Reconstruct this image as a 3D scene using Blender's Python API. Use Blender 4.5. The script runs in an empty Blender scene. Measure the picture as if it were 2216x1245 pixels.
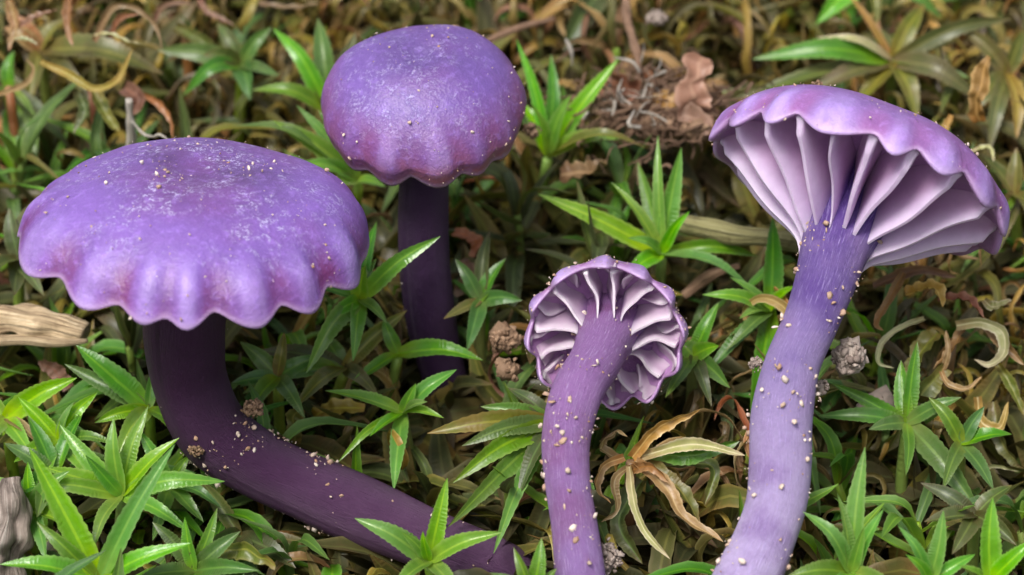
import bpy, math, random
import numpy as np
from mathutils import Vector, Matrix, noise
from math import radians, sin, cos, pi

rng = random.Random(7)
nrg = np.random.default_rng(11)
scene = bpy.context.scene
col = scene.collection

# ------------------------------------------------------------------ camera
PITCH = radians(32)
K = 0.066 / 2216            # metres per photo pixel at the reference distance
DIST = 0.1833               # camera to reference plane
AX = np.array([1.0, 0, 0])
AU = np.array([0, sin(PITCH), cos(PITCH)])
AN = np.array([0, -cos(PITCH), sin(PITCH)])     # towards the camera
ORG = np.array([0, 0, 0.045])
cam_d = bpy.data.cameras.new('camera'); cam = bpy.data.objects.new('camera', cam_d); col.objects.link(cam)
cam.location = Vector(ORG + AN * DIST)
cam.rotation_euler = (pi / 2 - PITCH, 0, 0)
cam_d.lens = 36 * DIST / 0.066; cam_d.sensor_width = 36
cam_d.clip_start = 0.005; cam_d.clip_end = 60
cam_d.dof.use_dof = True; cam_d.dof.focus_distance = DIST - 0.015; cam_d.dof.aperture_fstop = 46
scene.camera = cam

# ------------------------------------------------------------------ light
SUN_EL, SUN_AZ = radians(60), radians(-148)      # azimuth: direction the light comes from, clockwise from +Y
world = bpy.data.worlds.new('World'); scene.world = world; world.use_nodes = True
wn = world.node_tree.nodes; wl = world.node_tree.links
sky = wn.new('ShaderNodeTexSky'); sky.sky_type = 'NISHITA'; sky.sun_disc = False
sky.sun_elevation = SUN_EL; sky.sun_rotation = SUN_AZ
sky.air_density = 1.0; sky.dust_density = 5.0; sky.ozone_density = 1.0
hsv = wn.new('ShaderNodeHueSaturation'); hsv.inputs['Saturation'].default_value = 0.45
wl.new(sky.outputs[0], hsv.inputs['Color']); wl.new(hsv.outputs[0], wn['Background'].inputs['Color'])
wn['Background'].inputs['Strength'].default_value = 0.078
sd = bpy.data.lights.new('sun', 'SUN'); so = bpy.data.objects.new('sun', sd); col.objects.link(so)
sd.energy = 1.5; sd.angle = radians(18); sd.color = (1.0, 0.96, 0.9)
ldir = Vector((sin(SUN_AZ) * cos(SUN_EL), cos(SUN_AZ) * cos(SUN_EL), sin(SUN_EL)))
so.rotation_euler = ldir.to_track_quat('Z', 'Y').to_euler(); so.location = ldir * 0.5
scene.view_settings.view_transform = 'Standard'; scene.view_settings.look = 'None'
scene.view_settings.exposure = 1.15; scene.view_settings.gamma = 1.0
scene.render.engine = 'CYCLES'
scene.cycles.use_denoising = True
scene.cycles.max_bounces = 8; scene.cycles.transmission_bounces = 4

# ------------------------------------------------------------------ pixel helpers
def W(px, py, d):
    """photo pixel + depth in mm towards the camera (0 = reference plane) -> world point"""
    s = K * (DIST - d / 1000) / DIST
    return ORG + AX * ((px - 1108) * s) + AU * ((622.5 - py) * s) + AN * (d / 1000)
def proj(p):
    q = np.asarray(p) - ORG
    d = q @ AN; s = K * (DIST - d) / DIST
    return 1108 + (q @ AX) / s, 622.5 - (q @ AU) / s, d * 1000
def pxs(d): return K * (DIST - d / 1000) / DIST
def canopy(py): return -1.04 * (622.5 - py) * K * 1000
def ground_h(x, y):
    s = 0.2103
    yy = y - 0.0093
    z = ORG[2] - 0.0058 + s * (yy if abs(yy) < 0.12 else math.copysign(0.12 + 0.10 * math.tanh((abs(yy) - 0.12) / 0.3), yy))
    n = noise.noise((x * 90, y * 90, 3.1)) * 0.0016 + noise.noise((x * 300, y * 300, 1.7)) * 0.0007
    return z + n

# ------------------------------------------------------------------ materials
def new_mat(name):
    m = bpy.data.materials.new(name); m.use_nodes = True
    nt = m.node_tree; nt.nodes.clear()
    return m, nt, nt.nodes.new('ShaderNodeOutputMaterial')
class G:
    """tiny node helper"""
    def __init__(s, nt): s.nt = nt
    def n(s, typ, **kw):
        x = s.nt.nodes.new(typ)
        for k, v in kw.items(): setattr(x, k, v)
        return x
    def put(s, sock, v):
        if isinstance(v, bpy.types.NodeSocket): s.nt.links.new(v, sock)
        else:
            if hasattr(sock.default_value, '__len__') and len(sock.default_value) == 4 and len(v) == 3: v = (*v, 1)
            sock.default_value = v
    def math(s, op, a, b=0.0, c=0.0, clamp=False):
        x = s.n('ShaderNodeMath', operation=op); x.use_clamp = clamp
        s.put(x.inputs[0], a); s.put(x.inputs[1], b); s.put(x.inputs[2], c); return x.outputs[0]
    def mix(s, f, a, b, mode='MIX'):
        x = s.n('ShaderNodeMix', data_type='RGBA', blend_type=mode)
        s.put(x.inputs['Factor'], f); s.put(x.inputs['A'], a); s.put(x.inputs['B'], b)
        return x.outputs['Result']
    def ss(s, v, a, b):
        x = s.n('ShaderNodeMapRange', interpolation_type='SMOOTHSTEP')
        s.put(x.inputs['Value'], v); x.inputs['From Min'].default_value = a; x.inputs['From Max'].default_value = b
        return x.outputs[0]
    def noise(s, vec, scale, detail=3.0, rough=0.55, dist=0.0, out=0):
        x = s.n('ShaderNodeTexNoise'); s.put(x.inputs['Vector'], vec)
        x.inputs['Scale'].default_value = scale; x.inputs['Detail'].default_value = detail
        x.inputs['Roughness'].default_value = rough; x.inputs['Distortion'].default_value = dist
        return x.outputs[out]
    def attr(s, name):
        x = s.n('ShaderNodeAttribute', attribute_name=name); return x.outputs['Fac']
    def obj(s): return s.n('ShaderNodeTexCoord').outputs['Object']
    def geo(s): return s.n('ShaderNodeNewGeometry')
    def uv(s):
        x = s.n('ShaderNodeSeparateXYZ'); s.put(x.inputs[0], s.n('ShaderNodeTexCoord').outputs['UV'])
        return x.outputs[0], x.outputs[1]
    def bump(s, h, strength, dist):
        x = s.n('ShaderNodeBump'); s.put(x.inputs['Height'], h)
        x.inputs['Strength'].default_value = strength; x.inputs['Distance'].default_value = dist
        return x.outputs[0]
    def bsdf(s, colr, rough=0.5, spec=0.4, normal=None, sss=0.0, rad=(1, 1, 1), sc=0.001, coat=0.0):
        x = s.n('ShaderNodeBsdfPrincipled')
        s.put(x.inputs['Base Color'], colr); s.put(x.inputs['Roughness'], rough)
        s.put(x.inputs['Specular IOR Level'], spec)
        if normal is not None: s.put(x.inputs['Normal'], normal)
        if sss:
            x.inputs['Subsurface Weight'].default_value = sss
            x.inputs['Subsurface Radius'].default_value = rad; x.inputs['Subsurface Scale'].default_value = sc
        x.inputs['Coat Weight'].default_value = coat; x.inputs['Coat Roughness'].default_value = 0.25
        return x.outputs[0]

def leaf_mat(name, rib, blade, edge, base, tip, trans=0.35, rough=0.38, var=0.35, spots=0.0, island=False, spec=0.45):
    m, nt, out = new_mat(name); g = G(nt)
    u, v = g.uv()
    geo = g.geo()
    rnd = geo.outputs['Random Per Island'] if island else g.n('ShaderNodeObjectInfo').outputs['Random']
    a = g.math('ABSOLUTE', g.math('SUBTRACT', u, 0.5))              # 0 rib .. 0.5 edge
    c = g.mix(g.ss(a, 0.30, 0.5), blade, edge)
    c = g.mix(g.ss(v, 0.35, 0.0), c, base)
    c = g.mix(g.math('MULTIPLY', g.ss(v, 0.80, 1.0), 0.85), c, tip)
    pos = g.obj()
    n1 = g.noise(pos, 1300, 4, 0.6)
    n2 = g.noise(pos, 350, 3, 0.6)
    c = g.mix(g.math('MULTIPLY', g.ss(n2, 0.4, 0.75), 0.65), c, tip)
    c = g.mix(g.ss(a, 0.085, 0.03), c, rib)
    hs = g.n('ShaderNodeHueSaturation'); g.put(hs.inputs['Color'], c)
    g.put(hs.inputs['Hue'], g.math('ADD', 0.5 - 0.022, g.math('MULTIPLY', rnd, 0.044)))
    r2 = g.n('ShaderNodeTexWhiteNoise', noise_dimensions='1D'); g.put(r2.inputs['W'], g.math('MULTIPLY', rnd, 57.3))
    g.put(hs.inputs['Value'], g.math('ADD', 1 - var * 0.6, g.math('MULTIPLY', r2.outputs[0], var * 1.2)))
    g.put(hs.inputs['Saturation'], g.math('ADD', 0.82, g.math('MULTIPLY', r2.outputs[0], 0.25)))
    c = g.mix(1.0, hs.outputs[0], g.mix(n1, (0.72, 0.72, 0.72), (1.2, 1.2, 1.2)), 'MULTIPLY')
    # transverse wrinkles across the blade
    wv = g.math('SINE', g.math('ADD', g.math('MULTIPLY', v, 150.0), g.math('MULTIPLY', n2, 9.0)))
    h = g.math('ADD', g.math('MULTIPLY', g.math('MULTIPLY', wv, g.ss(a, 0.05, 0.22)), g.math('MULTIPLY', g.ss(g.noise(pos, 700, 2), .45, .70), .55)), g.math('ADD', g.math('MULTIPLY', n1, 1.3), g.math('MULTIPLY', g.noise(pos, 4200, 2, .6), 1.1)))
    nm = g.bump(h, 0.40, 0.00006)
    b1 = g.bsdf(c, rough, spec, nm, coat=.18)
    tr = g.n('ShaderNodeBsdfTranslucent'); g.put(tr.inputs['Color'], g.mix(1.0, c, (1.25, 1.25, 0.7), 'MULTIPLY')); g.put(tr.inputs['Normal'], nm)
    mx = g.n('ShaderNodeMixShader'); mx.inputs[0].default_value = trans
    nt.links.new(b1, mx.inputs[1]); nt.links.new(tr.outputs[0], mx.inputs[2]); nt.links.new(mx.outputs[0], out.inputs[0])
    return m

M = {}
M['fresh'] = leaf_mat('leaf_fresh', (.27, .52, .03), (.15, .39, .018), (.27, .48, .09), (.36, .55, .02), (.15, .34, .04), rough=.28, spec=.6, trans=.42)
M['green'] = leaf_mat('leaf_green', (.15, .31, .025), (.075, .21, .016), (.14, .27, .05), (.20, .31, .02), (.11, .17, .03))
M['olive'] = leaf_mat('leaf_olive', (.22, .21, .035), (.115, .135, .018), (.19, .18, .05), (.17, .13, .02), (.22, .14, .045), trans=.3, rough=.45)
M['dull'] = leaf_mat('leaf_dull', (.12, .17, .035), (.062, .10, .02), (.12, .14, .045), (.08, .08, .015), (.12, .085, .03), trans=.3, rough=.5)
M['dry'] = leaf_mat('leaf_dry', (.38, .21, .08), (.21, .11, .035), (.42, .26, .12), (.20, .08, .02), (.28, .16, .07), trans=.2, rough=.6, var=.5)
M['rust'] = leaf_mat('leaf_rust', (.30, .12, .035), (.20, .075, .02), (.33, .16, .07), (.16, .06, .015), (.36, .20, .10), trans=.2, rough=.55, var=.45)
M['golden'] = leaf_mat('leaf_golden', (.55, .36, .13), (.36, .20, .05), (.58, .40, .18), (.32, .14, .025), (.50, .28, .10), trans=.28, rough=.45, var=.45)
M['litter'] = leaf_mat('leaf_litter', (.40, .25, .14), (.27, .155, .08), (.44, .29, .18), (.18, .09, .04), (.36, .21, .12), trans=.15, rough=.65, var=.4)
M['pale'] = leaf_mat('leaf_pale', (.50, .48, .26), (.30, .32, .12), (.52, .48, .30), (.28, .22, .08), (.48, .40, .26), trans=.25, rough=.55)
M['straw'] = leaf_mat('leaf_straw', (.36, .27, .05), (.23, .155, .025), (.40, .29, .09), (.20, .12, .015), (.38, .20, .07), trans=.25, rough=.5)
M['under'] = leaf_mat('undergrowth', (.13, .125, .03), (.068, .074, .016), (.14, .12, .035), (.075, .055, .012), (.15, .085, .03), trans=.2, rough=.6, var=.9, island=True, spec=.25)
M['strand'] = leaf_mat('dead_strands', (.28, .22, .05), (.19, .15, .028), (.32, .26, .08), (.13, .075, .015), (.30, .16, .05), trans=.3, rough=.5, var=1.1, island=True, spec=.4)
M['moss_stem'] = leaf_mat('moss_stem', (.20, .26, .03), (.16, .22, .03), (.14, .18, .03), (.10, .06, .02), (.25, .38, .04), trans=.1, rough=.5)

def soil_mat():
    m, nt, out = new_mat('soil'); g = G(nt); p = g.n('ShaderNodeNewGeometry').outputs['Position']
    n1 = g.noise(p, 220, 6, .65); n2 = g.noise(p, 1500, 4, .6)
    c = g.mix(g.ss(n1, .35, .7), (.022, .014, .008), (.075, .048, .026))
    c = g.mix(g.ss(n2, .6, .72), c, (.13, .09, .055))
    c = g.mix(g.ss(g.noise(p, 60, 3), .52, .68), c, (.03, .04, .012))
    nt.links.new(g.bsdf(c, .85, .2, g.bump(g.math('ADD', n1, n2), .9, .0006)), out.inputs[0]); return m
M['soil'] = soil_mat()

def crumb_mat(name, a, b, sc=2600):
    m, nt, out = new_mat(name); g = G(nt); p = g.n('ShaderNodeNewGeometry')
    r = p.outputs['Random Per Island']
    n = g.noise(p.outputs['Position'], sc, 4, .6)
    c = g.mix(r, a, b)
    c = g.mix(g.math('MULTIPLY', g.ss(n, .45, .75), .6), c, tuple(x * .35 for x in a))
    nt.links.new(g.bsdf(c, .75, .3, g.bump(n, .7, .00008), sss=.15, sc=.0002), out.inputs[0]); return m
M['grit'] = crumb_mat('sand_grit', (.72, .62, .54), (.34, .19, .11))
M['frost'] = crumb_mat('pale_specks', (.75, .70, .88), (.62, .56, .82))
M['crumb'] = crumb_mat('soil_crumb', (.42, .35, .30), (.20, .15, .13))
M['crumb_tan'] = crumb_mat('tan_crumb', (.34, .22, .14), (.10, .055, .03))

def wood_mat(name, lo, mid, hi, sc=900):
    m, nt, out = new_mat(name); g = G(nt); u, v = g.uv()
    cmb = g.n('ShaderNodeCombineXYZ'); g.put(cmb.inputs[0], g.math('MULTIPLY', u, 26.0)); g.put(cmb.inputs[1], g.math('MULTIPLY', v, 2.4))
    n = g.noise(cmb.outputs[0], 1.0, 6, .65, .6)
    n2 = g.noise(g.obj(), sc, 4, .6)
    c = g.mix(g.ss(n, .30, .52), lo, mid); c = g.mix(g.ss(n, .52, .70), c, hi)
    c = g.mix(g.math('MULTIPLY', g.ss(n2, .5, .72), .5), c, lo)
    nt.links.new(g.bsdf(c, .75, .25, g.bump(g.math('ADD', n, g.math('MULTIPLY', n2, .5)), .9, .00035)), out.inputs[0]); return m
M['wood_cream'] = wood_mat('weathered_wood', (.16, .10, .055), (.52, .39, .24), (.80, .68, .48))
M['bark_grey'] = wood_mat('grey_bark', (.06, .045, .035), (.26, .21, .18), (.48, .42, .37))
M['bark_brown'] = wood_mat('brown_bark', (.12, .065, .04), (.33, .20, .13), (.52, .36, .26))
M['twig_mossy'] = wood_mat('mossy_twig', (.09, .07, .03), (.27, .25, .11), (.42, .40, .24), 1600)
M['root_white'] = wood_mat('pale_root', (.45, .38, .30), (.66, .60, .52), (.80, .77, .72))

def cap_mat(name, top, centre, rimc, trough, frost=1.0, pinkrim=None, r0=.62, r1=.97):
    m, nt, out = new_mat(name); g = G(nt)
    t = g.attr('t'); rf = g.attr('ruf'); under = g.attr('under')
    p = g.obj()
    n = g.noise(p, 420, 4, .6); nf = g.noise(p, 5200, 3, .65); nb = g.noise(p, 1100, 5, .7, 1.0)
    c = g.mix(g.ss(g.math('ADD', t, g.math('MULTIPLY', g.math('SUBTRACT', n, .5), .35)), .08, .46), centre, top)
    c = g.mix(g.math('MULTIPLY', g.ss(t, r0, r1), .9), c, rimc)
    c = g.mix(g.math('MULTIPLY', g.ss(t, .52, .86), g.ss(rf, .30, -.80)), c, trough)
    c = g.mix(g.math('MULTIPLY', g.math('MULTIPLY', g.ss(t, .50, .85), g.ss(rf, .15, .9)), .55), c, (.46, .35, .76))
    if pinkrim: c = g.mix(g.ss(t, .70, .95), c, pinkrim)
    c = g.mix(g.math('MULTIPLY', g.ss(n, .40, .68), .5), c, tuple(x * .70 for x in top))
    c = g.mix(g.math('MULTIPLY', g.ss(g.noise(p, 140, 3, .55), .45, .68), .55), c, (top[0] * 1.0, top[1] * .70, top[2] * .72))
    c = g.mix(g.math('MULTIPLY', g.ss(g.noise(p, 1900, 4, .7), .50, .72), .40), c, tuple(min(1, x * 1.7 + .05) for x in top))
    c = g.mix(1.0, c, g.mix(nf, (.82, .80, .84), (1.18, 1.18, 1.16)), 'MULTIPLY')
    c = g.mix(g.math('MULTIPLY', g.ss(t, .93, .995), .5), c, (.50, .36, .58))
    # hoary bloom: broken whitish flecks, densest round the disc
    fl = g.math('MULTIPLY', g.ss(nb, .46, .62), g.ss(g.noise(p, 5200, 4, .75), .46, .60))
    fl = g.math('MULTIPLY', fl, g.math('MULTIPLY', g.math('MULTIPLY', g.ss(t, .90, .25), g.ss(g.noise(p, 230, 3, .6), .40, .58)), frost * 1.25))
    c = g.mix(g.math('MULTIPLY', fl, .8), c, (.55, .52, .80))
    c = g.mix(under, c, (.31, .16, .34))
    nm = g.bump(g.math('ADD', g.math('ADD', nf, g.math('MULTIPLY', g.noise(p, 1900, 4, .7), 2.0)), g.math('MULTIPLY', fl, 1.2)), .5, .00008)
    nt.links.new(g.bsdf(c, .40, .55, nm, sss=.22, rad=(1.0, .55, 1.1), sc=.0008), out.inputs[0]); return m
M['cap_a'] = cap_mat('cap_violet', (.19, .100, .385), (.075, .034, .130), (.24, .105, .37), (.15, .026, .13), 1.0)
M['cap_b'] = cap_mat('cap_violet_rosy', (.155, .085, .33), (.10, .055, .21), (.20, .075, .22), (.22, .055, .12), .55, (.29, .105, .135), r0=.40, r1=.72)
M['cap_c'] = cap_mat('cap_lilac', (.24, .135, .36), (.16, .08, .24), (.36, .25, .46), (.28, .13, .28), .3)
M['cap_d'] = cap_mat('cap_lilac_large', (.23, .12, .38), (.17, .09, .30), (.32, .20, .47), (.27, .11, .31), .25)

def gill_mat(name, edge, face, deep):
    m, nt, out = new_mat(name); g = G(nt)
    e = g.attr('edge'); r = g.attr('rad'); p = g.obj()
    n = g.noise(p, 1500, 4, .6)
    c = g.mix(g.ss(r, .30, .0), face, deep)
    c = g.mix(g.ss(e, .40, 1.0), c, edge)
    c = g.mix(1.0, c, g.mix(n, (.86, .84, .87), (1.13, 1.13, 1.12)), 'MULTIPLY')
    b = g.bsdf(c, .5, .35, g.bump(n, .25, .00006), sss=.45, rad=(1.0, .6, 1.0), sc=.0010)
    nt.links.new(b, out.inputs[0]); return m
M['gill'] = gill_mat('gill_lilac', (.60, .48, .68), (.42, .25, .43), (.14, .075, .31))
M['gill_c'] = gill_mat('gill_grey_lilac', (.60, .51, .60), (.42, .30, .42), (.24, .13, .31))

def stem_mat(name, tc, bc, mid=.5, fib=.6, fibril_col=(.42, .36, .66), rosy=None):
    m, nt, out = new_mat(name); g = G(nt); u, v = g.uv()
    cmb = g.n('ShaderNodeCombineXYZ')
    ang = g.math('MULTIPLY', u, 2 * pi)
    g.put(cmb.inputs[0], g.math('MULTIPLY', g.math('COSINE', ang), 13.0)); g.put(cmb.inputs[1], g.math('MULTIPLY', g.math('SINE', ang), 13.0)); g.put(cmb.inputs[2], g.math('MULTIPLY', v, 16.0))
    f = g.noise(cmb.outputs[0], 2.2, 6, .7)
    p = g.obj(); n = g.noise(p, 260, 4, .6); nf = g.noise(p, 4500, 2, .6)
    w = g.math('ADD', v, g.math('MULTIPLY', g.math('SUBTRACT', n, .5), .5))
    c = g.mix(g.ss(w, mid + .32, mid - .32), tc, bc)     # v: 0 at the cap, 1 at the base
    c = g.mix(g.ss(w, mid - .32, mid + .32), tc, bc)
    if rosy: c = g.mix(g.math('MULTIPLY', g.ss(n, .45, .68), .7), c, rosy)
    c = g.mix(g.math('MULTIPLY', g.ss(f, .52, .72), fib), c, fibril_col)  # paler lengthwise fibril streaks in the stem colour
    c = g.mix(1.0, c, g.mix(nf, (.85, .84, .86), (1.15, 1.15, 1.14)), 'MULTIPLY')
    nm = g.bump(g.math('ADD', g.math('MULTIPLY', f, 1.3), g.math('ADD', g.math('MULTIPLY', nf, .3), g.math('MULTIPLY', g.noise(p, 1200, 4, .65), .7))), .75, .00026)
    nt.links.new(g.bsdf(c, .48, .4, nm, sss=.3, rad=(1, .6, 1.1), sc=.0009), out.inputs[0]); return m
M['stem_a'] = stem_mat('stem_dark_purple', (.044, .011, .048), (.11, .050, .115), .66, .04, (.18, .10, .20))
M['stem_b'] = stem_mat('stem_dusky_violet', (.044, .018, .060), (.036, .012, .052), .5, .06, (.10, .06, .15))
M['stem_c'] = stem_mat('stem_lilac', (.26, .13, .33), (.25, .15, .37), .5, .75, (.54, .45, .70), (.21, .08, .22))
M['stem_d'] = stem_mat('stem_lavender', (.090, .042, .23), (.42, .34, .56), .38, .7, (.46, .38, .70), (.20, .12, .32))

# ------------------------------------------------------------------ object helpers
def link(name, me, mat, parent=None):
    o = bpy.data.objects.new(name, me); col.objects.link(o)
    if mat is not None and not me.materials: me.materials.append(mat)
    if parent is not None: o.parent = parent
    return o
def mesh(name, V, F, uv=None, attrs=None, smooth=True):
    me = bpy.data.meshes.new(name)
    V = np.asarray(V, dtype=np.float32)
    F = [tuple(f) for f in F] if not isinstance(F, np.ndarray) else F
    if isinstance(F, np.ndarray):
        k = F.shape[1]
        me.vertices.add(len(V)); me.vertices.foreach_set('co', V.ravel())
        me.loops.add(F.size); me.loops.foreach_set('vertex_index', F.astype(np.int32).ravel())
        me.polygons.add(len(F)); me.polygons.foreach_set('loop_start', np.arange(0, F.size, k, dtype=np.int32))
        me.update(calc_edges=True)
    else:
        me.from_pydata(V.tolist(), [], F); me.update()
    if smooth: me.polygons.foreach_set('use_smooth', np.ones(len(me.polygons), dtype=bool))
    if uv is not None:
        l = me.uv_layers.new(name='UVMap')
        idx = np.empty(len(me.loops), dtype=np.int32); me.loops.foreach_get('vertex_index', idx)
        l.data.foreach_set('uv', np.asarray(uv, dtype=np.float32)[idx].ravel())
    for k2, a in (attrs or {}).items():
        at = me.attributes.new(k2, 'FLOAT', 'POINT'); at.data.foreach_set('value', np.asarray(a, dtype=np.float32))
    return me
def tag(o, label, cat, group=None, kind=None):
    o['label'] = label
    if cat: o['category'] = cat
    if group: o['group'] = group
    if kind: o['kind'] = kind
    return o
def empty(name, loc, label, cat, group=None):
    o = bpy.data.objects.new(name, None); col.objects.link(o); o.location = Vector(loc); o.empty_display_size = .002
    return tag(o, label, cat, group)
def grid_faces(n, m, wrap=False):
    """n rows of m columns; wrap closes the columns"""
    i = np.arange(n - 1)[:, None]; j = np.arange(m if wrap else m - 1)[None, :]
    j2 = (j + 1) % m
    return np.stack([(i * m + j), (i * m + j2), ((i + 1) * m + j2), ((i + 1) * m + j)], -1).reshape(-1, 4)
def unit(v): v = np.asarray(v, float); return v / (np.linalg.norm(v) + 1e-12)
def spline(P, n):
    P = np.asarray(P, float)
    if len(P) == 2: return P[0] + (P[1] - P[0]) * np.linspace(0, 1, n)[:, None]
    Q = np.vstack([2 * P[0] - P[1], P, 2 * P[-1] - P[-2]])
    seg = np.linalg.norm(np.diff(P[:, :3], axis=0), axis=1); cum = np.concatenate([[0], np.cumsum(seg)]); cum /= cum[-1]
    out = []
    for t in np.linspace(0, 1, n):
        k = min(np.searchsorted(cum, t, 'right') - 1, len(P) - 2); f = (t - cum[k]) / (cum[k + 1] - cum[k])
        a, b, c, d = Q[k], Q[k + 1], Q[k + 2], Q[k + 3]
        out.append(.5 * ((2 * b) + (c - a) * f + (2 * a - 5 * b + 4 * c - d) * f * f + (3 * b - a - 3 * c + d) * f ** 3))
    return np.array(out)

COLS = np.array([-1, -.6, -.13, 0, .13, .6, 1.0])
def ribbon(path, hint, width, n=30, fold=.35, wave=.035, teeth=.05, twist=0.0, roll=0.0, shape='leaf', seed=0, cols=COLS):
    """leaf blade swept along a path: V-folded, waved across, toothed at the margin. Returns V, F, uv"""
    r = np.random.default_rng(seed)
    P = spline(path, n); T = np.gradient(P, axis=0); T /= np.linalg.norm(T, axis=1)[:, None] + 1e-12
    t = np.linspace(0, 1, n)
    if shape == 'leaf': w = np.where(t < .3, .42 + .58 * np.sin(np.clip(t / .3, 0, 1) * pi / 2), np.cos(np.clip((t - .3) / .7, 0, 1) * pi / 2) ** .8)
    elif shape == 'scrap': w = np.interp(t, np.linspace(0, 1, 7), r.uniform(.55, 1.0, 7) * np.array([.6, 1, 1, 1, 1, .85, .35])) * (1 + r.uniform(-.08, .08, n))
    else: w = (1 - .45 * t) * (.6 + .45 * np.sin(t * pi)) * np.clip((1 - t) / .12, 0, 1) ** .5 * (1 + .12 * np.sin(t * 11 + seed))
    w = np.maximum(w, .03) * width / 2
    w = w * (1 + teeth * ((np.arange(n) % 2) * 2 - 1) * (t > .25))
    hint = np.asarray(hint, float)
    V = []; UV = []
    prev = None
    for i in range(n):
        A = np.cross(T[i], hint if prev is None else prev); 
        if np.linalg.norm(A) < 1e-6: A = np.cross(T[i], [.3, .5, .8])
        A = unit(A); N = np.cross(A, T[i]); prev = N if shape != 'leaf' else hint
        a = roll + twist * t[i]
        A2 = A * cos(a) + N * sin(a); N2 = N * cos(a) - A * sin(a)
        ph = seed * 1.7
        for u in cols:
            k = abs(u)
            off = fold * k ** 1.2 + wave * k * sin(t[i] * 30 + ph + (u > 0) * 1.3) + (.06 if k < .01 else 0)
            V.append(P[i] + A2 * u * w[i] + N2 * off * w[i]); UV.append((u * .5 + .5, t[i]))
    return np.array(V), grid_faces(n, len(cols)), np.array(UV)

def tube(P, R, n=40, m=20, rough=0.0, fr=300, seed=0, close=True, ell=1.0):
    Q = spline(np.column_stack([np.asarray(P), np.asarray(R)]), n); C = Q[:, :3]; rad = Q[:, 3]
    T = np.gradient(C, axis=0); T /= np.linalg.norm(T, axis=1)[:, None]
    N = unit(np.cross(T[0], [0.31, .2, .9])); V = []; UV = []
    for i in range(n):
        N = unit(N - T[i] * (N @ T[i])); B = np.cross(T[i], N)
        for j in range(m):
            a = 2 * pi * j / m; dirv = N * cos(a) + B * sin(a) * ell
            q = C[i] + dirv * rad[i]
            k = 1 + rough * noise.noise((q * fr + seed).tolist())
            V.append(C[i] + dirv * rad[i] * k); UV.append((j / m, i / (n - 1)))
    F = grid_faces(n, m, True).tolist()
    if close:
        V += [C[0], C[-1]]; UV += [(0, 0), (0, 1)]
        a, b = n * m, n * m + 1
        F += [(a, (j + 1) % m, j) for j in range(m)] + [(b, (n - 1) * m + j, (n - 1) * m + (j + 1) % m) for j in range(m)]
    return np.array(V), F, UV, C, rad

ICO = None
def ico():
    global ICO
    if ICO is None:
        import bmesh
        bm = bmesh.new(); bmesh.ops.create_icosphere(bm, subdivisions=1, radius=1)
        a = (np.array([v.co[:] for v in bm.verts]), np.array([[v.index for v in f.verts] for f in bm.faces])); bm.free()
        ICO = a
    return ICO
def grains(points, sizes, seed=1, flat=.75):
    v, f = ico(); r = np.random.default_rng(seed); V = []; F = []
    for i, (p, s) in enumerate(zip(points, sizes)):
        sc = r.uniform(.35, 1.45, 3) * s; q, _ = np.linalg.qr(r.normal(size=(3, 3)))
        vv = (v * sc * r.uniform(.6, 1.4, (len(v), 1))) @ q
        V.append(vv + p); F.append(f + i * len(v))
    return np.vstack(V), np.vstack(F)

# ------------------------------------------------------------------ ground
def build_ground():
    def axis(lo, hi, n, core):
        t = np.linspace(-1, 1, n); s = np.sign(t) * (np.abs(t) * core + (np.abs(t) ** 5) * (max(-lo, hi) - core)); return s
    xs = axis(-12, 12, 170, .12); ys = axis(-12, 12, 170, .12)
    V = [(x, y, ground_h(x, y)) for y in ys for x in xs]
    o = link('ground', mesh('ground', V, grid_faces(len(ys), len(xs))), M['soil'])
    o['kind'] = 'structure'; o['label'] = 'dark damp soil under the moss'
build_ground()

# ------------------------------------------------------------------ mushrooms
protected = []        # (px, py, radius px, depth mm): keep filler moss from covering these
def ruffle(angles_vals):
    a = sorted(angles_vals)
    A = np.array([x[0] for x in a]); Vv = np.array([x[1] for x in a])
    A = np.concatenate([A - 360, A, A + 360]); Vv = np.tile(Vv, 3)
    def f(deg):
        deg = (np.asarray(deg) + 180) % 360 - 180
        k = np.clip(np.searchsorted(A, deg, 'right') - 1, 0, len(A) - 2)
        s = (deg - A[k]) / (A[k + 1] - A[k]); s = s * s * (3 - 2 * s)
        q = Vv[k] + (Vv[k + 1] - Vv[k]) * s
        return q
    return f

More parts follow.
